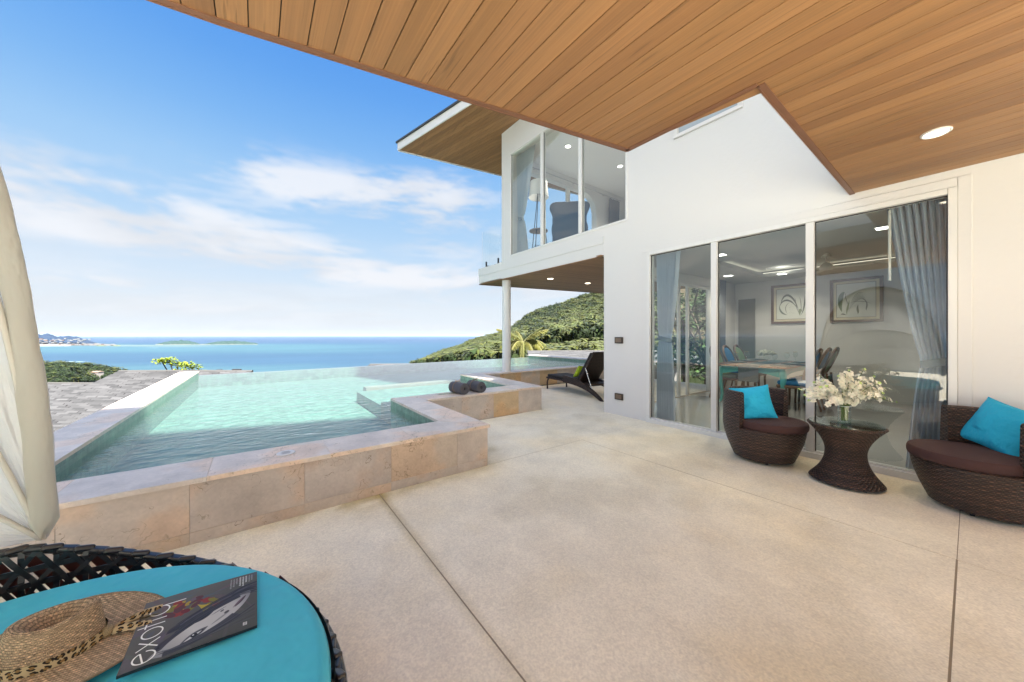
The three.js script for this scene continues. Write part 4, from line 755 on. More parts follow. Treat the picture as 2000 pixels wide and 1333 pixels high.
// orchids in a glass vase
{
  const X = 4.185, Z = -0.675, Y = 0.527, t = thing('glass_vase', 'clear round glass vase of stems and water on the wicker table', 'vase', [X, Y, Z]);
  part(t, 'glass', merge([cyl(0.046, 0.046, 0.15, 32, true).translate(0, 0.075, 0)]), glassClear);
  part(t, 'base', cyl(0.046, 0.044, 0.008, 32), M({ color: rgb(0.8, 0.9, 0.86), roughness: 0.02, transmission: 1, thickness: 0 }), [0, 0.004, 0]);
  part(t, 'rim', new THREE.TorusGeometry(0.046, 0.0022, 8, 36).rotateX(Math.PI / 2), M({ color: rgb(0.75, 0.8, 0.78), roughness: 0.1 }), [0, 0.15, 0]);
  part(t, 'water_surface', new THREE.CircleGeometry(0.0455, 32).rotateX(-Math.PI / 2), M({ color: rgb(0.9, 0.95, 0.92), roughness: 0.02, transmission: 1, thickness: 0, ior: 1.33 }), [0, 0.105, 0]);
  const b = thing('orchid_bouquet', 'loose bouquet of white orchid sprays with green tips in the glass vase', 'flowers', [X, Y, Z], -YAW), R = rng(77);
  const stem = M({ color: rgb(0.10, 0.17, 0.03), roughness: 0.6 }), petal = M({ color: rgb(0.88, 0.86, 0.78), vertexColors: true, roughness: 0.6, side: THREE.DoubleSide, transmission: 0.3, thickness: 0 });
  const sprays = []; for (let i = 0; i < 30; i++) { const a = i * 2.399, el = 0.18 + 1.2 * R(); sprays.push([a, el, 0.23 + 0.12 * R()]); }
  sprays.push([Math.PI * 1.02, 0.38, 0.39], [Math.PI * 0.98, 0.28, 0.36], [0.02, 0.14, 0.40], [-0.1, 0.22, 0.37], [0.1, 0.3, 0.30], [0.4, 0.98, 0.30], [2.9, 0.6, 0.30]);
  const blossom = (P, N, C, I, p, dir, s, green) => {
    const up = V(0, 1, 0), t1 = dir.clone().cross(Math.abs(dir.y) > 0.9 ? V(1, 0, 0) : up).normalize(), t2 = dir.clone().cross(t1).normalize();
    for (let q = 0; q < 5; q++) {
      const a = q * 1.2566 + R() * 0.4, ax = t1.clone().multiplyScalar(Math.cos(a)).addScaledVector(t2, Math.sin(a)), sd = dir.clone().cross(ax).normalize(), k = P.length / 3, l = s * (0.85 + 0.3 * R()), w = s * 0.42, c = green ? [0.62, 0.86, 0.30] : [0.95 + 0.1 * R(), 0.97 + 0.06 * R(), 0.93];
      for (const [x, y, h] of [[0.05, 0, 0], [0.5, 1, 0.25], [1, 0.35, 0.12], [1, -0.35, 0.12], [0.5, -1, 0.25], [0.55, 0, 0.12]]) { const v = p.clone().addScaledVector(ax, x * l).addScaledVector(sd, y * w).addScaledVector(dir, h * l); P.push(v.x, v.y, v.z); C.push(...c.map((e) => e * (x < 0.1 ? 0.85 : 1))); }
      I.push(k, k + 5, k + 1, k + 1, k + 5, k + 2, k + 2, k + 5, k + 3, k + 3, k + 5, k + 4, k + 4, k + 5, k);
    }
  };
  sprays.forEach(([a, el, len], i) => {
    const d = V(Math.cos(a) * Math.cos(el), Math.sin(el), Math.sin(a) * Math.cos(el) * 0.75), p0 = V(0.02 * Math.cos(a * 3), 0.02, 0.02 * Math.sin(a * 3)), p1 = V(0.030 * Math.cos(a), 0.15, 0.030 * Math.sin(a)), p2 = p1.clone().addScaledVector(d, len * 0.55).add(V(0, 0.045, 0)), p3 = p1.clone().addScaledVector(d, len).add(V(0, 0.03 - 0.06 * (1 - el / 1.4), 0));
    const curve = new THREE.CatmullRomCurve3([p0, p1, p2, p3]), sp = part(b, 'stem', new THREE.TubeGeometry(curve, 14, 0.0022, 5), stem);
    const P = [], N = [], C = [], I = [], n = 13;
    for (let k = 0; k < n; k++) { const f = 0.40 + 0.60 * k / (n - 1), p = curve.getPoint(Math.min(1, f)), dir = V(R() - 0.5, R() * 0.9 - 0.25, R() - 0.2).addScaledVector(d, 0.5).normalize(), late = k >= n - 2 && (i >= 30 || R() < 0.4); p.addScaledVector(dir, 0.010 + 0.016 * R()); blossom(P, N, C, I, p, dir, late ? 0.012 : 0.030 * (1.1 - 0.35 * f), late); }
    const g = new THREE.BufferGeometry(); g.setAttribute('position', new THREE.Float32BufferAttribute(P, 3)); g.setAttribute('color', new THREE.Float32BufferAttribute(C, 3)); g.setIndex(I); g.computeVertexNormals();
    part(sp, 'blossoms', g, petal, null, 'stuff');
  });
}
// sun lounger under the balcony
{
  const t = thing('sun_lounger', 'dark wicker sun lounger with raised back under the balcony', 'sun lounger', [5.57, 0, -5.28], -0.13);
  const dw = M({ map: scaled(T.wicker, 0.2), color: rgb(0.52, 0.44, 0.42), roughness: 0.5, bumpMap: scaled(T.wickerBump, 0.2), bumpScale: 0.004 }), cush = M({ color: rgb(0.025, 0.022, 0.022), roughness: 0.85 }), leg = M({ color: rgb(0.05, 0.03, 0.024), roughness: 0.5 });
  const bow = (x) => { const s = new THREE.Shape(); s.moveTo(-0.30, 0.24); s.lineTo(-0.30, 0.40); s.bezierCurveTo(0.1, 0.40, 0.6, 0.28, 0.96, 0.0); s.lineTo(0.88, 0.0); s.bezierCurveTo(0.55, 0.17, 0.2, 0.235, -0.30, 0.24); const g = new THREE.ExtrudeGeometry(s, { depth: 0.05, bevelEnabled: false, curveSegments: 16 }); g.rotateY(-Math.PI / 2); g.translate(x + 0.05, 0, 0); return uvBox(g); };
  part(t, 'side_rail', bow(0), dw); part(t, 'side_rail', bow(0.60), dw);
  part(t, 'deck', rbox(0.0, 0.65, 0.255, 0.30, -0.97, -0.28, 0.015), dw);
  part(t, 'deck', rbox(0.052, 0.598, 0.24, 0.29, -0.28, 0.55, 0.01), dw);
  for (const x of [0.03, 0.62]) part(t, 'leg', tube([[x, 0.27, -0.88], [x, 0.20, -0.94], [x, 0.0, -0.95]], 0.020, 12, 8), leg);
  part(t, 'seat_pad', rbox(0.03, 0.62, 0.302, 0.362, -0.96, 0.16, 0.025), cush);
  const br = part(t, 'backrest', rbox(0.055, 0.595, 0, 0.80, -0.035, 0.025, 0.02), dw, [0, 0.30, 0.18]); br.rotation.x = 0.62;
  const bpad = part(t, 'back_pad', rbox(0.06, 0.59, 0.0, 0.74, -0.095, -0.036, 0.025), cush, [0, 0.30, 0.18]); bpad.rotation.x = 0.62;
  part(t, 'prop', merge([rod([0.035, 0.62, 0.42], [0.035, 0.2, 0.62], 0.008), rod([0.615, 0.62, 0.42], [0.615, 0.2, 0.62], 0.008)].map(stripUV)), chrome);
  cushionThing('lime green cushion leaning on the back of the dark sun lounger', pillow(0.36, 0.30, 0.12, 21), lime, [5.80, 0.50, -5.20], [-0.5, Math.PI, 0.1]);
}
// rolled towels on the coping
function towel(label, x, z, turn, bow) {
  const t = thing('rolled_towel', label, 'towel', [x, COP, z], turn, 'rolled towels on the pool coping'), mat = M({ color: rgb(0.075, 0.072, 0.082), roughness: 1, sheen: 1, sheenColor: rgb(0.25, 0.25, 0.28), bumpMap: scaled(T.cloth, 0.03), bumpScale: 0.002 });
  const turns = 4.2, s = new THREE.Shape(), pts = [], inn = []; for (let k = 0; k <= 150; k++) { const a = k / 150 * turns * 2 * Math.PI, r = 0.012 + 0.0158 * a / (2 * Math.PI); pts.push([r * Math.cos(a - 1.2), r * Math.sin(a - 1.2)]); inn.push([(r + 0.0132) * Math.cos(a - 1.2), (r + 0.0132) * Math.sin(a - 1.2)]); }
  const all = [...pts, ...inn.reverse()]; const g = new THREE.ExtrudeGeometry(new THREE.Shape(all.map((p) => new THREE.Vector2(...p))), { depth: 0.31, bevelEnabled: true, bevelSize: 0.002, bevelThickness: 0.003, bevelSegments: 1 }); g.translate(0, 0.09, -0.155);
  part(t, 'roll', uvBox(g), mat);
  part(t, 'ribbon', new THREE.TorusGeometry(0.0925, 0.004, 6, 40).scale(1, 1, 2.2), M({ color: rgb(0.22, 0.14, 0.09), roughness: 0.7 }), [0, 0.09, -0.03]);
  part(t, 'knot', merge([tube([[0, 0, 0], [0.03, 0.02, 0.01], [0.04, 0.0, 0.0], [0.0, 0.0, 0.0]], 0.004, 12, 5), tube([[0, 0, 0], [-0.03, 0.02, -0.01], [-0.04, 0.0, 0.0], [0, 0, 0]], 0.004, 12, 5), new THREE.SphereGeometry(0.009, 10, 8)]), M({ color: bow ? rgb(0.42, 0.24, 0.15) : rgb(0.2, 0.13, 0.1), roughness: 0.7 }), [0, 0.187, -0.03]);
}
towel('grey rolled towel with a pale pink ribbon bow on the pool coping', 2.50, -4.72, 0.12, true);
towel('grey rolled towel with a dull brown ribbon, on the coping closer to the corner', 2.80, -4.71, 0.05, false);
{
  const t = thing('palm_leaf', 'narrow green palm leaf lying under the towels on the coping', 'leaf', [2.48, COP + 0.006, -4.76], 0.05);
  const n = 14, R = rng(4); for (let i = 0; i < n; i++) for (const s of [-1, 1]) { const f = i / n, l = 0.16 * Math.sin(Math.PI * (0.25 + 0.7 * f)), g = grid(4, 1, (u, v) => { const w = (v - 0.5) * 0.016 * (1 - u); return [-0.30 + 0.55 * f + u * l * 0.7 + w * s, 0.004 + 0.008 * Math.sin(u * 3), s * u * l * 0.38 + w]; }); part(t, 'leaflet', g, M({ color: rgb(0.07 + 0.05 * R(), 0.15 + 0.05 * R(), 0.03), roughness: 0.5, side: THREE.DoubleSide })); }
  part(t, 'rib', rod([-0.32, 0.004, 0], [0.30, 0.006, 0], 0.003), M({ color: rgb(0.2, 0.25, 0.06), roughness: 0.6 }));
}

// ------------------------------------------------------------------ daybed with canopy, hat, magazine
const BED = along(1000 - 1.2 / 0.55 * 670, 0.55, 0);
const rimY = (d) => table(d, [62, 78, 90, 105, 117, 126, 150, 200, 260, 300], [0.325, 0.35, 0.386, 0.439, 0.503, 0.55, 0.60, 0.62, 0.60, 0.5]);
{
  const bed = thing('daybed', 'round black wicker daybed with a turquoise mattress and cream hood', 'daybed', [BED.x, 0, BED.z], -YAW);
  const strap = M({ color: rgb(0.016, 0.013, 0.013), roughness: 0.32, clearcoat: 0.3, clearcoatRoughness: 0.3 }), red = M({ color: rgb(0.075, 0.012, 0.006), roughness: 0.5 });
  const cyP = (deg, r, y) => V(r * Math.cos(deg * Math.PI / 180), y, -r * Math.sin(deg * Math.PI / 180));
  // mattress
  const prof = [[0.001, 0.30], [0.74, 0.30]]; for (let k = 0; k <= 8; k++) { const a = -Math.PI / 2 + k / 8 * Math.PI / 2; prof.push([0.735 + 0.025 * Math.cos(a), 0.325 + 0.025 * Math.sin(a)]); } for (let k = 0; k <= 10; k++) { const a = k / 10 * Math.PI / 2; prof.push([0.728 + 0.032 * Math.cos(a), 0.418 + 0.032 * Math.sin(a)]); } prof.push([0.5, 0.452], [0.001, 0.453]);
  const mat = flip(ringShell(0, 2 * Math.PI, prof, 120)); { const p = mat.attributes.position, uv = []; for (let i = 0; i < p.count; i++) { uv.push(p.getX(i) + p.getY(i), p.getZ(i)); } mat.setAttribute('uv', new THREE.Float32BufferAttribute(uv, 2)); }
  part(bed, 'mattress', mat, teal, [0.055, 0, 0.015]);
  part(bed, 'piping', new THREE.TorusGeometry(0.7585, 0.0045, 8, 140).rotateX(Math.PI / 2), teal, [0.055, 0.420, 0.015]);
  part(bed, 'base', merge([ringShell(0, 2 * Math.PI, [[0.001, 0.06], [0.72, 0.06], [0.80, 0.34], [0.76, 0.34]], 90)].map((g) => flip(g))), M({ map: scaled(T.wicker, 0.2), color: rgb(0.12, 0.09, 0.08), roughness: 0.5, side: THREE.DoubleSide }));
  // open cane weave of the back, strip by strip
  const ribbon = (pts, w, nrm, th = 0.0028) => { // flat strip along a path with a given outward direction at each point
    const P = [], I = []; pts.forEach((p, i) => { const q = pts[Math.min(i + 1, pts.length - 1)].clone().sub(pts[Math.max(i - 1, 0)]).normalize(), n = nrm(p), s = q.clone().cross(n).normalize().multiplyScalar(w / 2), o = n.clone().multiplyScalar(th / 2); for (const [a, b] of [[1, 1], [-1, 1], [-1, -1], [1, -1]]) { const v = p.clone().addScaledVector(s, a).addScaledVector(o, b); P.push(v.x, v.y, v.z); } });
    for (let i = 0; i + 1 < pts.length; i++) for (let k = 0; k < 4; k++) { const a = i * 4 + k, b = i * 4 + (k + 1) % 4; I.push(a, a + 4, b, b, a + 4, b + 4); }
    const g = new THREE.BufferGeometry(); g.setAttribute('position', new THREE.Float32BufferAttribute(P, 3)); g.setIndex(I); const f = g.toNonIndexed(); f.computeVertexNormals(); return f;
  };
  const radial = (p) => V(p.x, 0, p.z).normalize(), rad = 0.815;
  const strip = (f, w, r, m = strap, n = 14) => { const pts = []; for (let k = 0; k <= n; k++) { const [deg, y, dr] = f(k / n); pts.push(cyP(deg, r + dr, y)); } part(bed, 'cane_strip', ribbon(pts, w, radial), m); };
  const D0 = 66, D1 = 196;
  for (let y = 0.375, j = 0; y < 0.60; y += 0.052, j++) for (let d = D0; d < D1; d += 13) { if (rimY(d + 6) < y + 0.012) continue; strip((u) => [d + u * 13.6, y, 0.002 * Math.sin(u * 12.5 + j)], 0.019, rad, strap, 10); }
  for (let d = D0, i = 0; d < D1; d += 5.2, i++) {
    const top = rimY(d); strip((u) => [d + 0.3 * Math.sin(i), lerp(0.27, top, u), 0.004 * Math.sin(u * 20 + i * Math.PI)], 0.015, rad + 0.003, strap, 10);
    for (const s of [-1, 1]) strip((u) => { const dd = d + s * (u - 0.5) * 11 + 2.6, t2 = Math.min(rimY(dd), 0.27 + 0.36); return [dd, lerp(0.30, Math.max(0.33, t2), u), -0.004 + 0.003 * Math.sin(u * 14 + i + s)]; }, 0.015, rad, strap, 10);
  }
  for (let d = D0, i = 0; d < D1; d += 5.2, i++) strip((u) => { const dd = d + (u - 0.5) * 9; return [dd + 1.2, lerp(0.28, Math.max(0.33, rimY(dd) - 0.02), u), 0]; }, 0.034, rad + 0.045, red, 6);
  // plaited rim: overlapping wraps
  for (let d = -95, i = 0; d < 200; d += 2.7, i++) {
    const y = rimY(d), a = cyP(d, 0.833 - 0.01, y - 0.004 + 0.004 * (i % 2)), dd = cyP(d + 1, 0.833, rimY(d + 1)).sub(cyP(d - 1, 0.833, rimY(d - 1))).normalize();
    const g = new RoundedBoxGeometry(0.030, 0.022, 0.054, 2, 0.009); const m = part(bed, 'rim_wrap', g, strap, [a.x, a.y, a.z]);
    m.quaternion.setFromUnitVectors(V(0, 0, 1), dd); m.rotateY(i % 2 ? 0.42 : -0.25); m.rotateX(0.10); m.rotateZ(i % 2 ? 0.25 : -0.3);
  }
  { const pts = []; for (let d = -95; d <= 205; d += 5) pts.push(cyP(d, 0.832, rimY(d) - 0.012)); part(bed, 'rim_core', tube(pts, 0.015, 180, 8), strap); }
  { const pts = [[-95, 0], [210, 0]]; part(bed, 'side_band', flip(ringShell(-40 * Math.PI / 180 - Math.PI, 95 * Math.PI / 180, [[0.795, 0.07], [0.815, 0.38]], 100)), M({ map: scaled(T.wicker, 0.2), color: rgb(0.09, 0.07, 0.065), roughness: 0.4, side: THREE.DoubleSide })); }
  // hood: quarter of an ellipsoid on curved ribs, hem on the rim
  const a = 0.871, eA = V(-0.5626, 0, -0.8267), nO = V(-0.8267, 0, 0.5626), H = 1.74, Y0 = 0.55;
  const hood = (u, w, inset = 0) => { const U = u * Math.PI, W = w * Math.PI / 2, s = Math.pow(Math.max(0, Math.sin(U)), 0.87); return V(-0.04, Y0, 0).addScaledVector(eA, (a - inset) * Math.sign(Math.cos(U)) * Math.pow(Math.abs(Math.cos(U)), 0.87)).addScaledVector(nO, (0.86 - inset) * s * Math.sin(W)).add(V(0, (H - inset) * s * Math.cos(W), 0)); };
  const nRib = 3, cream = M({ color: rgb(0.62, 0.60, 0.54), roughness: 0.9, transmission: 0.45, thickness: 0, side: THREE.DoubleSide, bumpMap: scaled(T.crease, 0.5), bumpScale: 0.014 }), creamIn = M({ color: rgb(0.80, 0.79, 0.74), roughness: 0.9, transmission: 0.5, thickness: 0, side: THREE.DoubleSide, bumpMap: scaled(T.crease, 0.6), bumpScale: 0.02 });
  for (let k = 0; k < nRib; k++) {
    const w0 = k / nRib + (k ? 0 : 0.10), w1 = (k + 1) / nRib;
    part(bed, 'hood_panel', grid(60, 14, (u, v) => { const w = lerp(w0, w1, v), sag = 0.035 * Math.sin(Math.PI * v) * Math.sin(Math.PI * u) + 0.012 * (fbm(u * 9, v * 3 + k, 0, 0, 880, 3) - 0.5); const p = hood(u, w, sag); return [p.x, p.y, p.z]; }, 2.6, 0.4), creamIn);
    const rp = []; for (let q = 0; q <= 24; q++) { const p = hood(q / 24, w0, 0.012); rp.push([p.x, p.y, p.z]); } part(bed, 'hood_rib', tube(rp, 0.009, 48, 6), M({ color: rgb(0.55, 0.53, 0.48), roughness: 0.6 }));
  }
  // gathered sleeve along the front hoop
  part(bed, 'hood_sleeve', grid(150, 16, (u, v) => {
    const c = hood(u, 0.045), q = hood(u, 0.10).sub(hood(u, 0.0)).normalize(), nrm = hood(u, 0.045).sub(V(0, Y0 + 0.2, 0)).normalize(), an = v * 2 * Math.PI, ruff = 0.3 * (fbm(u * 70, v * 2, 0, 0, 901, 2) - 0.5) + 0.4 * (fbm(u * 24 + Math.sin(an) * 0.8, 2, 0, 0, 905, 2) - 0.5) * (u < 0.12 ? 1.6 : 1);
    const L = 0.034 * (1 + 0.5 * ruff), t = 0.026 * (1 + 1.1 * ruff); const p = c.addScaledVector(q, L * Math.cos(an)).addScaledVector(nrm, t * Math.sin(an)); return [p.x, p.y, p.z];
  }, 2.6, 0.3), cream);
}
{
  // straw hat
  const t = thing('straw_hat', 'woven straw cowboy hat with a leopard print band on the daybed', 'hat', [-0.425, 0.455, -1.445], 0.05);
  const strawB = M({ map: scaled(T.straw, 0.15), color: rgb(1.3, 1.34, 1.45), roughness: 0.85, bumpMap: scaled(T.strawBump, 0.085), bumpScale: 0.004, side: THREE.DoubleSide }), strawC = M({ map: scaled(T.straw, 0.16), color: rgb(1.28, 1.29, 1.38), roughness: 0.85, bumpMap: scaled(T.strawBump, 0.10), bumpScale: 0.004, side: THREE.DoubleSide });
  const cx = 0.088, cz = 0.068;
  const brim = (top) => grid(90, 12, (u, v) => { const an = u * 2 * Math.PI, c = Math.cos(an), s = Math.sin(an), rx = lerp(cx * 0.98, 0.215, v), rz = lerp(cz * 0.98, 0.205, v), lift = 0.030 * Math.pow(v, 2.2) * Math.pow(Math.abs(s), 3) + 0.006 * v * Math.sin(an * 2 + 1); return [rx * c, 0.010 * (1 - v) + lift + (top ? 0.003 : 0), rz * s]; });
  const bg = merge([flip(brim(true)), brim(false)]); part(t, 'brim', (() => { const p = bg.attributes.position, uv = []; for (let i = 0; i < p.count; i++) { const r = Math.hypot(p.getX(i), p.getZ(i)); uv.push(p.getX(i) * 0.8 + p.getZ(i) * 0.3, p.getZ(i) * 0.9 - p.getX(i) * 0.25); } bg.setAttribute('uv', new THREE.Float32BufferAttribute(uv, 2)); return bg; })(), strawB);
  part(t, 'brim_edge', tube([...Array(48).keys()].map((k) => { const an = k / 48 * 2 * Math.PI, s = Math.sin(an); return [0.215 * Math.cos(an), 0.030 * Math.pow(Math.abs(s), 3) + 0.006 * Math.sin(an * 2 + 1) + 0.001, 0.205 * s]; }), 0.003, 120, 6, true), strawB);
  part(t, 'crown', flip(grid(80, 22, (u, v) => {
    const an = u * 2 * Math.PI, c = Math.cos(an), s = Math.sin(an); let r, y;
    if (v < 0.55) { const f = v / 0.55; r = 1 - 0.10 * f * f; y = 0.100 * f; } else if (v < 0.7) { const f = (v - 0.55) / 0.15 * Math.PI / 2; r = 0.82 + 0.08 * Math.cos(f); y = 0.100 + 0.010 * Math.sin(f); } else { const f = (v - 0.7) / 0.3; r = 0.82 * (1 - f); y = 0.110 - 0.040 * smooth(f, 0, 0.9); }
    const x = cx * r * c, z = cz * r * s, pinch = 1 - 0.22 * smooth(v, 0.2, 0.6) * smooth(c, 0.1, 1); if (v >= 0.7) y += 0.012 * Math.pow(Math.abs(x) / cx, 2); else y += 0.010 * smooth(v, 0.3, 0.6) * (c * c) - 0.006 * smooth(v, 0.3, 0.6);
    return [x, y, z * pinch];
  }, 0.5, 0.24)), strawC);
  const leo = M({ map: scaled(T.leopard, 0.19), roughness: 0.8, side: THREE.DoubleSide, bumpMap: scaled(T.cloth, 0.03), bumpScale: 0.0006 });
  part(t, 'band', flip(grid(80, 4, (u, v) => { const an = u * 2 * Math.PI; return [(cx + 0.003) * Math.cos(an), 0.008 + 0.031 * v, (cz + 0.003) * Math.sin(an)]; }, 0.5, 0.034)), leo);
  for (const [k, a0, l] of [[1, -0.15, 0.11], [-1, 0.35, 0.095]]) part(t, 'band_tail', grid(12, 6, (u, v) => { const w = 0.034 * (0.5 + 0.7 * u) * (v - 0.5), x = cx + l * u, z = 0.01 + a0 * l * u + w; return [x, 0.016 + 0.010 * Math.sin(u * 3) + 0.006 * Math.sin(v * 6 + k), z]; }, l, 0.045), leo);
  part(t, 'knot', new THREE.SphereGeometry(0.016, 12, 10).scale(0.7, 0.9, 1.2), leo, [cx + 0.006, 0.024, 0.01]);
}
{
  // magazine; its masthead runs along the edge that lies on the hat brim
  const S = 1024, cv = document.createElement('canvas'); cv.width = S; cv.height = S; const c = cv.getContext('2d'), R = rng(12);
  const gr = c.createLinearGradient(0, 0, S, S); gr.addColorStop(0, '#6b6a68'); gr.addColorStop(0.5, '#585854'); gr.addColorStop(1, '#4e504a'); c.fillStyle = gr; c.fillRect(0, 0, S, S);
  const blob = (x, y, rx, ry, rot, fill) => { c.fillStyle = fill; c.beginPath(); c.ellipse(x, y, rx, ry, rot, 0, 7); c.fill(); };
  for (let i = 0; i < 60; i++) blob(R() * S, R() * S, 40 + R() * 140, 8 + R() * 30, R() * 3, `rgba(${70 + R() * 60 | 0},${72 + R() * 50 | 0},${80 + R() * 50 | 0},0.25)`);
  // flowers in the hair
  for (let i = 0; i < 26; i++) blob(430 + (R() - 0.5) * 420, 300 + (R() - 0.5) * 240, 26 + R() * 60, 16 + R() * 34, R() * 3, ['#8c3b35', '#a8913a', '#6f2f33', '#7d7a35', '#5d3a3d'][i % 5]);
  c.fillStyle = '#b9a83c'; c.beginPath(); c.moveTo(470, 330); c.quadraticCurveTo(560, 420, 640, 370); c.quadraticCurveTo(580, 450, 540, 520); c.quadraticCurveTo(520, 430, 470, 330); c.fill();
  c.fillStyle = '#b5533f'; c.beginPath(); c.moveTo(600, 430); c.lineTo(740, 400); c.lineTo(700, 470); c.lineTo(800, 520); c.lineTo(680, 540); c.fill();
  // a painted face lying across the cover, dark hair round it
  const fg = c.createLinearGradient(300, 900, 900, 450); fg.addColorStop(0, '#8d9092'); fg.addColorStop(0.35, '#c3c5c4'); fg.addColorStop(0.8, '#b2b5b5'); fg.addColorStop(1, '#84878a');
  for (let i = 0; i < 40; i++) blob(300 + i * 17 + (R() - 0.5) * 60, 760 - i * 10 + (R() - 0.5) * 240, 60 + R() * 60, 16 + R() * 26, -0.55, `rgba(44,44,52,${0.25 + 0.3 * R()})`);
  c.save(); c.translate(600, 700); c.scale(1.12, 1.3); c.translate(-610, -690);
  c.fillStyle = fg; c.beginPath(); c.moveTo(235, 885); c.bezierCurveTo(330, 740, 470, 640, 620, 545); c.bezierCurveTo(720, 490, 830, 430, 925, 420); c.bezierCurveTo(950, 470, 900, 590, 810, 680); c.bezierCurveTo(700, 790, 520, 900, 330, 915); c.closePath(); c.fill();
  const almond = (x, y, l, h, rot, fill) => { c.save(); c.translate(x, y); c.rotate(rot); c.fillStyle = fill; c.beginPath(); c.moveTo(-l, 0); c.quadraticCurveTo(0, -h, l, 0); c.quadraticCurveTo(0, h, -l, 0); c.fill(); c.restore(); };
  almond(520, 800, 110, 66, -0.55, '#5c5f66'); almond(520, 802, 84, 40, -0.55, '#34363d'); almond(512, 806, 70, 26, -0.55, '#c9cccc'); blob(520, 800, 24, 22, 0, '#2b2d33'); blob(513, 793, 7, 6, 0, '#e8eaea');
  almond(575, 610, 80, 46, -0.6, '#4a4c54'); almond(575, 612, 52, 20, -0.6, '#26282e');
  almond(700, 690, 92, 20, -0.65, 'rgba(120,124,128,0.7)'); blob(742, 640, 22, 14, -0.6, '#4b4d53'); blob(705, 605, 16, 10, -0.6, '#5a5c62'); almond(680, 590, 70, 12, -0.5, 'rgba(110,113,118,0.8)');
  almond(850, 545, 78, 30, -0.95, '#4d414b'); almond(826, 560, 66, 17, -0.95, '#6a5a65');
  c.restore();
  for (let i = 0; i < 34; i++) { c.globalAlpha = 0.35 + 0.4 * R(); c.strokeStyle = ['#26272d', '#3a3b44', '#5b5d68', '#2e2f37'][i % 4]; c.lineWidth = 3 + R() * 14; c.lineCap = 'round'; const o = R() * 150; c.beginPath(); c.moveTo(330 + R() * 120, 700 - o * 0.9); c.bezierCurveTo(480, 600 - o, 640 + R() * 60, 500 - o, 720 + R() * 80, 430 - o * 0.7); c.quadraticCurveTo(860, 380 - o, 1024, 330 + R() * 120 - o); c.stroke(); }
  c.globalAlpha = 0.8; for (let i = 0; i < 9; i++) { c.strokeStyle = ['#25262b', '#33343b', '#43444c'][i % 3]; c.lineWidth = 14 + R() * 22; c.beginPath(); c.moveTo(215 + R() * 40, 880 - i * 6); c.bezierCurveTo(330, 735 - i * 5, 470, 640 - i * 6 + R() * 20, 600 + R() * 40, 545 - i * 6); c.quadraticCurveTo(720, 485 - i * 5, 800 + R() * 60, 430 - i * 8); c.stroke(); }
  for (let i = 0; i < 7; i++) { c.strokeStyle = ['#3a3b42', '#4a4b50'][i % 2]; c.lineWidth = 16 + R() * 20; c.beginPath(); c.moveTo(300, 930 + i * 8); c.bezierCurveTo(520, 915 + i * 8, 700, 800 + i * 12, 800 + i * 10, 700 + i * 10); c.stroke(); } c.globalAlpha = 1;
  for (let i = 0; i < 14; i++) { c.globalAlpha = 0.4; c.strokeStyle = i % 2 ? '#2b2c33' : '#62656d'; c.lineWidth = 4 + R() * 12; c.beginPath(); c.moveTo(230 + R() * 60, 900 + R() * 50); c.bezierCurveTo(430, 950 + R() * 40, 680, 860 + R() * 90, 1000, 620 + R() * 260); c.stroke(); } c.globalAlpha = 1;
  // this drawing is turned so that the cover's own top is at the top
  const cover = document.createElement('canvas'); cover.width = S; cover.height = S; const d = cover.getContext('2d');
  d.save(); d.transform(0, 1, -1, 0, S, 0); d.drawImage(cv, 0, 0); d.restore();
  // masthead in thin strokes
  d.strokeStyle = '#eef2ee'; d.lineWidth = 13; d.lineCap = 'butt'; const y0 = 150, r = 76;
  const ring = (x) => { d.beginPath(); d.arc(x, y0, r, 0, 7); d.stroke(); }, line = (x0, ya, x1, yb) => { d.beginPath(); d.moveTo(x0, ya); d.lineTo(x1, yb); d.stroke(); };
  d.beginPath(); d.arc(120, y0, r, 0, 5.75, false); d.stroke(); d.beginPath(); d.moveTo(120 - r, y0 + 4); d.lineTo(120 + r * 0.86, y0 - r * 0.5); d.stroke();
  line(225, y0 - r, 345, y0 + r); line(345, y0 - r, 225, y0 + r); ring(450); line(575, y0 - 130, 575, y0 + r); line(540, y0 - r + 6, 615, y0 - r + 6); line(660, y0 - r, 660, y0 + r); line(660, y0 - 118, 660, y0 - 104); ring(800); line(800 + r, y0 - r, 800 + r, y0 + 205);
  d.fillStyle = '#d9dedb'; const say = (txt, x, y, px, b) => { d.font = (b ? 'bold ' : '') + px + 'px sans-serif'; d.fillText(txt, x, y); };
  d.textAlign = 'right'; for (const [y, n, px, b] of [[770, 3, 24, 0], [860, 3, 26, 1], [950, 2, 22, 0]]) for (let i = 0; i < n; i++) { d.fillRect(0, 0, 0, 0); const w = 110 + R() * 90; for (let x = 990 - w; x < 985; x += 9) { const hh = px * (0.45 + 0.3 * R()); d.globalAlpha = b ? 0.95 : 0.7; d.fillRect(x, y + i * (px + 4) - hh, b ? 6 : 4, hh); } } d.globalAlpha = 1;
  d.fillStyle = '#e6e8e6'; d.fillRect(70, 900, 46, 34); d.fillStyle = '#333'; for (let i = 0; i < 8; i++) d.fillRect(74 + i * 5, 904, 2, 26);
  const tx = new THREE.CanvasTexture(cover); tx.colorSpace = THREE.SRGBColorSpace;
  const x0 = -0.272, x1 = 0.002, z0 = -1.236, z1 = -1.518, t = thing('magazine', 'glossy magazine with a painted woman on its cover, partly on the straw hat', 'magazine', [x1, 0.4545, (z0 + z1) / 2]);
  t.rotation.z = -0.052;
  const W = x1 - x0, L = z0 - z1;
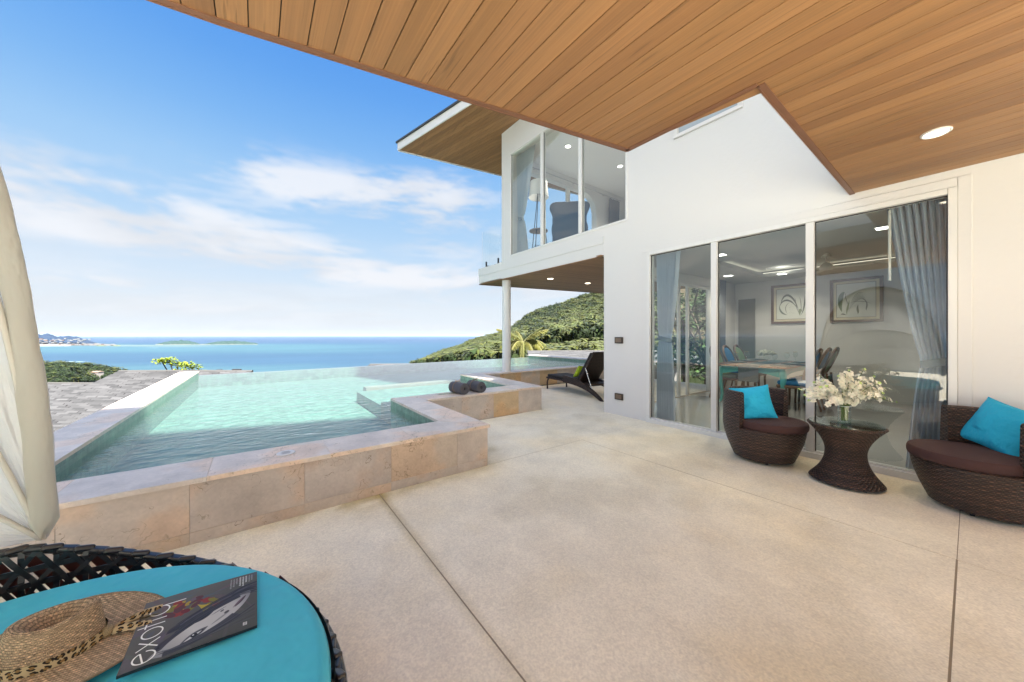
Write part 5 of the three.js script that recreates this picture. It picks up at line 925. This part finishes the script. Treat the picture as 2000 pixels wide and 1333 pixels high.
  const cov = grid(10, 1, (u, v) => [-W + W * u, 0.0075 + 0.002 * Math.sin(u * 3.1), v ? -L / 2 : L / 2]); const uv = []; for (let v = 0; v < 2; v++) for (let u = 0; u <= 10; u++) uv.push(v, 1 - u / 10); cov.setAttribute('uv', new THREE.Float32BufferAttribute(uv, 2));
  part(t, 'front_cover', cov, M({ map: tx, roughness: 0.5, specularIntensity: 0.4, side: THREE.DoubleSide }));
  part(t, 'pages', box(-W + 0.001, -0.001, 0.001, 0.0068, -L / 2 + 0.001, L / 2 - 0.003), M({ color: rgb(0.7, 0.69, 0.66), roughness: 0.8 }));
  part(t, 'spine', box(-W, 0, 0, 0.0076, L / 2 - 0.0025, L / 2), M({ color: rgb(0.015, 0.015, 0.018), roughness: 0.3 }));
}

// ------------------------------------------------------------------ curtains
function curtain(name, label, x, zc, top, bottom, wTop, wTie, yTie, wBot, pull, folds, mat, parts = {}, axis = 'z') {
  // pleated sheet hanging in the plane x; pull shifts the gathered part along z
  const t = thing(name, label, 'curtain', axis === 'z' ? [x, 0, zc] : [zc, 0, x]), H = top - bottom, ty = yTie == null ? null : (yTie - bottom) / H;
  const wid = (f) => ty == null ? lerp(wBot, wTop, f) : f > ty ? lerp(wTie, wTop, Math.pow((f - ty) / (1 - ty), 0.75)) : lerp(wTie, wBot, Math.pow((ty - f) / ty, 0.55));
  const off = (f) => ty == null ? 0 : pull * (f > ty ? 1 - Math.pow((f - ty) / (1 - ty), 0.75) : 1 - 0.45 * Math.pow((ty - f) / ty, 0.7));
  part(t, 'drape', grid(folds * 12, 36, (u, v) => {
    const f = v, w = wid(f), amp = clamp(0.055 * (0.35 + 0.65 * (w / wTop)), 0.012, 0.055) * (0.8 + 0.4 * hash(Math.floor(u * folds), 2, 5)), ph = u * folds * 2 * Math.PI + 0.7 * Math.sin(f * 3 + u * 5), z = (u - 0.5) * w + off(f) + 0.004 * Math.sin(ph * 2), xx = amp * Math.sin(ph) * (ty != null && Math.abs(f - ty) < 0.03 ? 0.5 : 1);
    return axis === 'z' ? [xx, bottom + f * H, z] : [z, bottom + f * H, xx];
  }), mat);
  if (ty != null) { const z = off(ty); part(t, 'tieback', grid(24, 3, (u, v) => { const an = u * 2 * Math.PI, a = (wTie * 0.55) * Math.cos(an), b = 0.055 * Math.sin(an), y = yTie + (v - 0.5) * 0.07 + 0.05 * (a / wTie) * Math.sign(pull || 1); return axis === 'z' ? [b, y, z + a] : [z + a, y, b]; }), M({ color: rgb(0.16, 0.19, 0.22), roughness: 0.85, side: THREE.DoubleSide })); }
  return t;
}
curtainMat.side = sheerMat.side = THREE.DoubleSide;
curtain('curtain', 'grey-blue curtain tied back beside the plain wall end of the sliding door', 4.93, -0.285, 2.60, 0.05, 0.44, 0.20, 1.06, 0.30, 0.11, 9, curtainMat);
curtain('curtain', 'straight grey-blue curtain at the lounger end of the sliding door', 4.93, -2.72, 2.60, 0.05, 0.36, 0.20, 1.25, 0.30, -0.04, 8, curtainMat);
curtain('curtain', 'pale curtain tied back at the balcony end of the upper window', 4.99, -6.18, 5.60, 3.02, 0.62, 0.16, 4.05, 0.42, -0.16, 10, sheerMat);
curtain('curtain', 'pale curtain hanging at the house end of the upper window', 4.99, -3.34, 5.60, 3.02, 0.26, 0.14, 4.05, 0.22, 0.02, 5, sheerMat);
curtain('curtain', 'dark grey curtain hanging from a rod against the far wall of the upper room', -6.50, 8.72, 5.42, 3.02, 0.46, null, null, 0.36, 0, 7, M({ color: rgb(0.12, 0.13, 0.145), roughness: 0.9, side: THREE.DoubleSide }), {}, 'x');
curtain('curtain', 'dark grey curtain beside the far sliding door of the dining room', -3.52, 8.75, 2.60, 0.05, 0.40, null, null, 0.34, 0, 7, M({ color: rgb(0.16, 0.18, 0.20), roughness: 0.9, side: THREE.DoubleSide }), {}, 'x');
single('curtain_rod', 'thin curtain rod across the far wall of the upper room', 'curtain rod', merge([rod([5.2, 5.47, -6.5], [9.05, 5.47, -6.5], 0.012), ...[5.6, 7.0, 8.3].map((x) => rod([x, 5.47, -6.5], [x, 5.49, -6.61], 0.008))].map(stripUV)), M({ color: rgb(0.45, 0.45, 0.46), roughness: 0.4 }));
single('curtain_wand', 'thin white draw wand beside the tied back curtain', 'curtain wand', rod([4.88, 2.50, -0.47], [4.88, 1.83, -0.47], 0.011), whiteTrim);

// ------------------------------------------------------------------ dining room
{
  const room = new THREE.Group(); room.name = 'dining_room'; villa.add(room);
  part(room, 'tiled_floor', box(4.951, 9.75, -0.2, 0.02, -3.6, 3.8), M({ color: rgb(0.42, 0.43, 0.42), roughness: 0.08 }));
  const wallIn = M({ color: rgb(0.60, 0.60, 0.585), roughness: 0.9 });
  part(room, 'wall_lining', merge([box(9.73, 9.749, 0.021, 2.669, -3.595, 3.79), box(4.96, 9.73, 0.021, 2.669, 3.78, 3.799), box(8.505, 9.73, 0.021, 2.669, -3.599, -3.58)]), wallIn);
  const cm = M({ color: rgb(0.52, 0.52, 0.50), roughness: 0.9 });
  // ceiling with a raised tray and its lit cove
  part(room, 'ceiling', merge([box(4.96, 6.6, 2.60, 2.67, -3.59, 3.78), box(9.0, 9.73, 2.60, 2.67, -3.59, 3.78), box(6.6, 9.0, 2.60, 2.67, -3.59, -2.75), box(6.6, 9.0, 2.60, 2.67, -0.3, 3.78), box(6.4, 9.2, 2.74, 2.755, -2.95, -0.1)]), cm);
  part(room, 'cove_strip', merge([box(6.5, 9.1, 2.672, 2.69, -2.88, -2.82), box(6.5, 9.1, 2.672, 2.69, -0.22, -0.16), box(9.06, 9.12, 2.672, 2.69, -2.8, -0.24)]), M({ color: rgb(0.9, 0.88, 0.8), emissive: rgb(1, 0.93, 0.76), emissiveIntensity: 0.22 }));
  const bd = thing('rear_sliding_door', 'white framed sliding glass door at the far end of the dining room', 'sliding door');
  part(bd, 'frame', merge([rbox(5.5, 5.56, 0.02, 2.42, -3.70, -3.63), rbox(8.44, 8.5, 0.02, 2.42, -3.70, -3.63), rbox(5.561, 8.439, 2.36, 2.42, -3.70, -3.63)]), alu);
  for (const x of [6.45, 7.05, 7.42]) part(bd, 'stile', rbox(x, x + 0.07, 0.021, 2.359, -3.69, -3.64), alu);
  for (const [a, b] of [[5.565, 6.445], [6.525, 7.045], [7.495, 8.435]]) part(bd, 'pane', new THREE.PlaneGeometry(b - a, 2.3).translate((a + b) / 2, 1.2, -3.665), glassClear);
  part(bd, 'handle', merge([tube([[7.45, 1.0, -3.63], [7.45, 1.02, -3.59], [7.45, 1.18, -3.59], [7.45, 1.2, -3.63]], 0.012, 12, 6)]), dark);
  single('wall_panel', 'tall olive grey panel on the back wall of the dining room', 'wall panel', rbox(9.70, 9.729, 0.75, 2.2, -3.5, -3.14, 0.004), M({ color: rgb(0.15, 0.15, 0.12), roughness: 0.5 }));
}
for (const [x, z, label] of [[5.98, -2.42, 'square recessed ceiling lamp of the dining room above the middle pane'], [8.2, -3.15, 'square recessed ceiling lamp near the far door of the dining room'], [8.85, -2.38, 'square recessed ceiling lamp close to the wall with the pictures'], [6.05, -0.62, 'square recessed ceiling lamp near the tied back curtain']]) {
  const t = thing('ceiling_lamp', label, 'ceiling lamp', [x, 2.599, z]);
  part(t, 'frame', merge([box(-0.09, 0.09, -0.006, 0, -0.09, -0.075), box(-0.09, 0.09, -0.006, 0, 0.075, 0.09), box(-0.09, -0.075, -0.006, 0, -0.075, 0.075), box(0.075, 0.09, -0.006, 0, -0.075, 0.075)]), whiteTrim);
  part(t, 'diffuser', box(-0.075, 0.075, -0.004, -0.001, -0.075, 0.075), lampCool);
  const l = new THREE.SpotLight(0xfff1dd, 1.0, 0, 1.25, 0.5); l.position.set(x, 2.58, z); l.target.position.set(x, 0, z); l.castShadow = true; l.shadow.radius = 5; scene.add(l, l.target);
}
{
  const fan = thing('ceiling_fan', 'white ceiling fan with three blades above the dining table', 'ceiling fan', [8.0, 2.738, -1.52]);
  part(fan, 'canopy', cyl(0.03, 0.07, 0.06, 20), whiteTrim, [0, -0.03, 0]); part(fan, 'rod', cyl(0.012, 0.012, 0.14, 10), whiteTrim, [0, -0.10, 0]);
  const prof = [[0.001, 0], [0.03, 0], [0.075, -0.05], [0.10, -0.10], [0.085, -0.135], [0.001, -0.145]].map((p) => new THREE.Vector2(...p)); part(fan, 'motor', new THREE.LatheGeometry(prof, 28), whiteTrim, [0, -0.15, 0]);
  for (let i = 0; i < 3; i++) { const b = part(fan, 'blade', grid(14, 2, (u, v) => { const w = 0.09 + 0.05 * Math.sin(u * 2.8); return [0.08 + 0.50 * u, 0.012 * (v - 0.5), (v - 0.5) * w]; }), whiteTrim, [0, -0.265, 0]); b.rotation.y = i * 2.094 + 0.5; }
}
// framed botanical prints
function botanical(kind) {
  const S = 512, cv = document.createElement('canvas'); cv.width = S; cv.height = S; const c = cv.getContext('2d'), R = rng(kind + 5); c.fillStyle = '#d9dbd3'; c.fillRect(0, 0, S, S); c.lineCap = 'round';
  const leaf = (p, w0, col) => { for (let i = 0; i < 60; i++) { const t = i / 59, q = 1 - t, x = q * q * q * p[0] + 3 * q * q * t * p[2] + 3 * q * t * t * p[4] + t * t * t * p[6], y = q * q * q * p[1] + 3 * q * q * t * p[3] + 3 * q * t * t * p[5] + t * t * t * p[7]; c.fillStyle = col; c.beginPath(); c.arc(x, y, Math.max(1, w0 * Math.sin(Math.PI * (0.05 + 0.93 * t))), 0, 7); c.fill(); } };
  if (kind) { leaf([380, 430, 300, 60, 90, -20, 60, 330], 17, '#5a625b'); leaf([340, 330, 240, 160, 110, 140, 40, 300], 14, '#4d5650'); leaf([50, 270, 40, 380, 110, 430, 180, 440], 15, '#68726a'); leaf([230, 230, 130, 260, 140, 380, 190, 430], 5, '#444b46'); leaf([390, 450, 300, 300, 330, 200, 300, 150], 6, '#4a524b'); leaf([400, 450, 420, 300, 400, 200, 380, 140], 6, '#4a524b'); leaf([410, 450, 470, 330, 460, 250, 470, 110], 12, '#48504a'); leaf([390, 460, 370, 380, 400, 330, 420, 400], 22, '#7d876f'); for (let i = 0; i < 30; i++) { c.fillStyle = 'rgba(110,115,110,0.4)'; c.fillRect(190 + R() * 100, 270 + R() * 150, 14, 3); } }
  else { leaf([70, 420, 20, 300, 60, 120, 110, 130], 34, '#66775a'); leaf([160, 440, 190, 300, 60, 160, 150, 130], 4, '#4c554c'); for (let i = 0; i < 7; i++) leaf([170, 440 - i * 6, 190 + i * 20, 200 - i * 6, 300 + i * 16, 40 + i * 30, 440 - i * 4, 230 + i * 28], 3.5, '#59625a'); leaf([170, 300, 260, 260, 380, 270, 470, 330], 4, '#4d554e'); leaf([290, 330, 270, 400, 300, 430, 285, 470], 15, '#4e5a48'); leaf([60, 470, 80, 455, 110, 470, 130, 480], 9, '#3d4440'); leaf([140, 480, 130, 380, 170, 330, 170, 250], 13, '#7c8a64'); leaf([380, 260, 430, 330, 380, 400, 400, 420], 10, '#7a827a'); }
  const t = new THREE.CanvasTexture(cv); t.colorSpace = THREE.SRGBColorSpace; return t;
}
for (const [zc, kind, label] of [[-2.43, 1, 'framed botanical print of curling strap leaves on the dining room wall'], [-1.40, 0, 'framed botanical print of a broad leaf and fine arching stems on the dining room wall']]) {
  const t = thing('framed_print', label, 'picture', [9.728, 2.02, zc]), w = 0.385, h = 0.445, b = 0.05, wd = M({ color: rgb(0.10, 0.045, 0.025), roughness: 0.4 });
  part(t, 'frame', merge([rbox(-0.035, 0, h - b, h, -w, w), rbox(-0.035, 0, -h, -h + b, -w, w), rbox(-0.035, 0, -h + b, h - b, -w, -w + b), rbox(-0.035, 0, -h + b, h - b, w - b, w)]), wd);
  part(t, 'mat_board', box(-0.015, -0.001, -h + b, h - b, -w + b, w - b), M({ color: rgb(0.68, 0.62, 0.46), roughness: 0.9 }));
  const pw = w - 0.105, ph = h - 0.105; part(t, 'print', new THREE.PlaneGeometry(pw * 2, ph * 2).rotateY(-Math.PI / 2), M({ map: botanical(kind), roughness: 0.8 }), [-0.017, 0, 0]);
  part(t, 'inner_line', merge([box(-0.0185, -0.015, ph, ph + 0.008, -pw - 0.008, pw + 0.008), box(-0.0185, -0.015, -ph - 0.008, -ph, -pw - 0.008, pw + 0.008), box(-0.0185, -0.015, -ph, ph, pw, pw + 0.008), box(-0.0185, -0.015, -ph, ph, -pw - 0.008, -pw)]), M({ color: rgb(0.2, 0.2, 0.18), roughness: 0.8 }));
}
{
  const aqua = M({ color: rgb(0.10, 0.42, 0.40), roughness: 0.5 }), top = M({ map: scaled(T.wood, 0.46, 2.8), color: rgb(0.45, 0.36, 0.32), roughness: 0.35 });
  const X0 = 7.15, X1 = 9.05, Z0 = -2.98, Z1 = -1.86, H = 0.765, t = thing('dining_table', 'long dining table with aqua painted cabriole legs and a brown top', 'dining table', [0, 0, 0]);
  for (let i = 0; i < 6; i++) part(t, 'top_board', rbox(X0, X1, H - 0.035, H, Z0 + i * (Z1 - Z0) / 6 + 0.001, Z0 + (i + 1) * (Z1 - Z0) / 6 - 0.001, 0.004, i * 0.3, i * 0.7), top);
  const apron = (len) => { const s = new THREE.Shape(); s.moveTo(0, 0); s.lineTo(len, 0); s.lineTo(len, -0.15); s.bezierCurveTo(len - 0.15, -0.14, len - 0.2, -0.08, len / 2, -0.085); s.bezierCurveTo(0.2, -0.08, 0.15, -0.14, 0, -0.15); return new THREE.ExtrudeGeometry(s, { depth: 0.025, bevelEnabled: false }); };
  for (const x of [X0 + 0.05, X1 - 0.075]) part(t, 'apron', apron(Z1 - Z0 - 0.16).rotateY(-Math.PI / 2).translate(x + 0.025, H - 0.036, Z0 + 0.08), aqua);
  for (const z of [Z0 + 0.05, Z1 - 0.075]) part(t, 'apron', apron(X1 - X0 - 0.16).translate(X0 + 0.08, H - 0.036, z), aqua);
  for (const [x, z, sx, sz] of [[X0 + 0.08, Z0 + 0.08, -1, -1], [X0 + 0.08, Z1 - 0.08, -1, 1], [X1 - 0.08, Z0 + 0.08, 1, -1], [X1 - 0.08, Z1 - 0.08, 1, 1]]) part(t, 'leg', (() => { const prof = [[0.00, 0.73, 0.045], [0.018, 0.62, 0.055], [0.022, 0.52, 0.046], [0.0, 0.34, 0.032], [-0.012, 0.18, 0.025], [0.004, 0.06, 0.024], [0.03, 0.02, 0.03]]; return grid(12, prof.length - 1, (u, v) => { const [o, y, r] = prof[Math.round((1 - v) * (prof.length - 1))], an = -u * 2 * Math.PI; return [x + sx * o + r * Math.cos(an), y, z + sz * o + r * Math.sin(an)]; }); })(), aqua);
  const rn = thing('table_runner', 'dark grey runner hanging over the end of the dining table', 'table runner'), rm = M({ color: rgb(0.10, 0.13, 0.14), roughness: 0.9 });
  part(rn, 'cloth', merge([box(X0 - 0.004, X1 + 0.004, H + 0.001, H + 0.004, -2.58, -2.26), box(X0 - 0.007, X0 - 0.003, H - 0.30, H + 0.004, -2.58, -2.26)]), rm);
  const back = M({ color: rgb(0.16, 0.095, 0.06), roughness: 0.45 });
  const chair = (label, x, z, turn, pad) => {
    const c = thing('dining_chair', label, 'dining chair', [x, 0.02, z], turn, 'oval-backed chairs round the dining table');
    const oval = (r, n) => [...Array(n).keys()].map((k) => { const an = k / n * 2 * Math.PI; return [0.225 * r * Math.cos(an), 0.80 + 0.25 * r * Math.sin(an), -0.20 - 0.10 * (0.25 * r * Math.sin(an)) / 0.25]; });
    part(c, 'back_frame', tube(oval(1, 28), 0.026, 60, 8, true), back);
    part(c, 'back_pad', (() => { const g = new THREE.SphereGeometry(1, 28, 14); g.scale(0.205, 0.228, 0.028); g.rotateX(-0.36); g.translate(0, 0.80, -0.20); return g; })(), pad);
    part(c, 'seat_frame', rbox(-0.23, 0.23, 0.39, 0.44, -0.2, 0.24, 0.02), back);
    part(c, 'seat_pad', (() => { const g = new RoundedBoxGeometry(0.45, 0.075, 0.42, 4, 0.035); g.translate(0, 0.475, 0.02); return g; })(), pad);
    for (const s of [-1, 1]) { part(c, 'leg', rod([s * 0.19, 0.40, 0.21], [s * 0.18, 0, 0.22], 0.025, 0.014), back); part(c, 'leg', tube([[s * 0.16, 0.58, -0.18], [s * 0.18, 0.40, -0.19], [s * 0.19, 0.0, -0.27]], 0.018, 14, 7), back); }
  };
  const green = M({ color: rgb(0.16, 0.22, 0.11), roughness: 0.85 }), blue = M({ color: rgb(0.02, 0.11, 0.26), roughness: 0.85 });
  [[7.75, 'green padded dining chair on the rear door side of the table, at the runner end', green], [8.35, 'dark blue padded dining chair in the middle of the rear door side of the table', blue], [8.95, 'green padded dining chair on the rear door side of the table, next to the pictures', green]].forEach(([x, l, m]) => chair(l, x, -2.98, 0, m));
  [[7.42, 'dark blue oval-backed dining chair at the runner end, facing the rear door', blue], [8.02, 'dark blue oval-backed dining chair between two others, facing the rear door', blue], [8.62, 'green oval-backed dining chair facing the rear door, next to the pictures', green]].forEach(([x, l, m]) => chair(l, x, -1.78, Math.PI, m));
  const gl = (label, x, z) => { const g = thing('wine_glass', label, 'wine glass', [x, H + 0.001, z], 0, 'wine glasses set on the dining table'); const p = [[0.001, 0.004], [0.034, 0.002], [0.004, 0.010], [0.004, 0.085], [0.030, 0.11], [0.042, 0.15], [0.037, 0.205]].map((a) => new THREE.Vector2(...a)); part(g, 'bowl', new THREE.LatheGeometry(p, 20), M({ color: rgb(0.93, 0.95, 0.94), roughness: 0.02, transmission: 1, thickness: 0 })); part(g, 'gold_rim', new THREE.TorusGeometry(0.037, 0.0025, 6, 24).rotateX(Math.PI / 2), M({ color: rgb(0.35, 0.22, 0.08), metalness: 0.6, roughness: 0.3 }), [0, 0.205, 0]); };
  [[7.45, -2.72], [8.05, -2.75], [8.65, -2.72], [7.5, -2.12], [8.1, -2.10], [8.7, -2.12]].forEach(([x, z], i) => gl('gold-rimmed wine glass at the ' + ['runner end', 'middle', 'picture end'][i % 3] + ' of the dining table, ' + (i < 3 ? 'rear door side' : 'sliding door side'), x, z));
  [[7.75, -2.82], [8.35, -2.82], [7.42, -2.0], [8.02, -2.0], [8.62, -2.0], [8.92, -2.82]].forEach(([x, z], i) => { const p = thing('place_setting', 'round place mat with a plate, ' + (i < 2 || i === 5 ? 'rear door side' : 'sliding door side') + ' of the table, ' + ['runner end', 'middle', 'runner end', 'middle', 'picture end', 'picture end'][i], 'place setting', [x, H + 0.001, z], 0, 'place settings on the dining table'); part(p, 'mat', cyl(0.17, 0.17, 0.005, 32), M({ color: rgb(0.10, 0.11, 0.10), roughness: 0.9 }), [0, 0.003, 0]); part(p, 'plate', new THREE.LatheGeometry([[0.001, 0.007], [0.08, 0.008], [0.125, 0.02], [0.12, 0.022]].map((a) => new THREE.Vector2(...a)), 30), M({ color: rgb(0.4, 0.41, 0.38), roughness: 0.25, side: THREE.DoubleSide })); });
  const bowl = thing('flower_bowl', 'small footed glass bowl of white flowers in the middle of the dining table', 'flower bowl', [8.1, H + 0.004, -2.42]), R = rng(3);
  part(bowl, 'bowl', new THREE.LatheGeometry([[0.04, 0], [0.012, 0.02], [0.02, 0.05], [0.07, 0.10], [0.075, 0.13]].map((a) => new THREE.Vector2(...a)), 24), glassClear);
  const fl = []; for (let i = 0; i < 60; i++) { const a = R() * 6.28, r = 0.12 * Math.sqrt(R()), g = new THREE.IcosahedronGeometry(0.02 + 0.012 * R(), 0); g.translate(r * Math.cos(a), 0.15 + 0.06 * R() + 0.05 * (1 - r / 0.12), r * Math.sin(a)); fl.push(g); }
  part(bowl, 'blossoms', merge(fl), M({ color: rgb(0.62, 0.62, 0.52), roughness: 0.8 }), null, 'stuff');
}
// ------------------------------------------------------------------ upper bedroom
{
  const lamp = thing('floor_lamp', 'tripod floor lamp with a white drum shade and round shelf in the upper room', 'floor lamp', [5.28, 3.0, -6.04]);
  part(lamp, 'shade', merge([cyl(0.20, 0.235, 0.36, 36, true).translate(0, 1.70, 0)]), M({ color: rgb(0.70, 0.69, 0.66), roughness: 0.9, transmission: 0.25, thickness: 0, side: THREE.DoubleSide }));
  part(lamp, 'shelf', cyl(0.215, 0.215, 0.022, 36), M({ color: rgb(0.23, 0.17, 0.13), roughness: 0.5 }), [0, 0.74, 0]);
  for (let i = 0; i < 3; i++) { const a = i * 2.094 + 0.5; part(lamp, 'leg', rod([0.27 * Math.cos(a), 0, 0.27 * Math.sin(a)], [0.03 * Math.cos(a), 1.62, 0.03 * Math.sin(a)], 0.010, 0.008), dark); const b = a + 2.094; part(lamp, 'brace', rod([0.22 * Math.cos(a), 0.36, 0.22 * Math.sin(a)], [0.22 * Math.cos(b), 0.36, 0.22 * Math.sin(b)], 0.006), dark); }
  const ch = thing('wing_chair', 'grey-blue wing chair seen from behind through the upper window', 'armchair', [5.62, 3.0, -5.38], -0.76), cl = M({ color: rgb(0.075, 0.095, 0.13), roughness: 0.9, sheen: 0.3, sheenColor: rgb(0.3, 0.35, 0.4) });
  const s = new THREE.Shape(); s.moveTo(-0.32, 0.32); s.bezierCurveTo(-0.34, 0.55, -0.40, 0.62, -0.36, 0.75); s.bezierCurveTo(-0.30, 0.88, -0.36, 1.0, -0.41, 1.12); s.bezierCurveTo(-0.43, 1.2, -0.38, 1.23, -0.30, 1.24); s.lineTo(0.30, 1.24); s.bezierCurveTo(0.38, 1.23, 0.43, 1.2, 0.41, 1.12); s.bezierCurveTo(0.36, 1.0, 0.30, 0.88, 0.36, 0.75); s.bezierCurveTo(0.40, 0.62, 0.34, 0.55, 0.32, 0.32); s.closePath();
  part(ch, 'backrest', new THREE.ExtrudeGeometry(s, { depth: 0.10, bevelEnabled: true, bevelSize: 0.025, bevelThickness: 0.03, bevelSegments: 3, curveSegments: 14 }), cl);
  for (const k of [-1, 1]) { part(ch, 'wing', rbox(k > 0 ? 0.30 : -0.38, k > 0 ? 0.38 : -0.30, 0.62, 1.2, -0.22, 0, 0.03), cl); part(ch, 'arm', rbox(k > 0 ? 0.26 : -0.38, k > 0 ? 0.38 : -0.26, 0.30, 0.60, -0.60, 0, 0.04), cl); }
  part(ch, 'seat', rbox(-0.26, 0.26, 0.30, 0.46, -0.62, 0, 0.04), cl);
  for (const [x, z] of [[-0.3, 0.05], [0.3, 0.05], [-0.3, -0.55], [0.3, -0.55]]) part(ch, 'leg', rod([x, 0.31, z], [x * 1.05, 0, z], 0.022, 0.014), dark);
  downlight(5.75, 5.659, -5.55, 0.07, 'round downlight in the upper room ceiling behind the balcony end pane', false, 3);
  downlight(7.5, 5.659, -5.40, 0.07, 'round downlight in the upper room ceiling behind the house end pane', false, 3);
}
renderer.render(scene, camera);
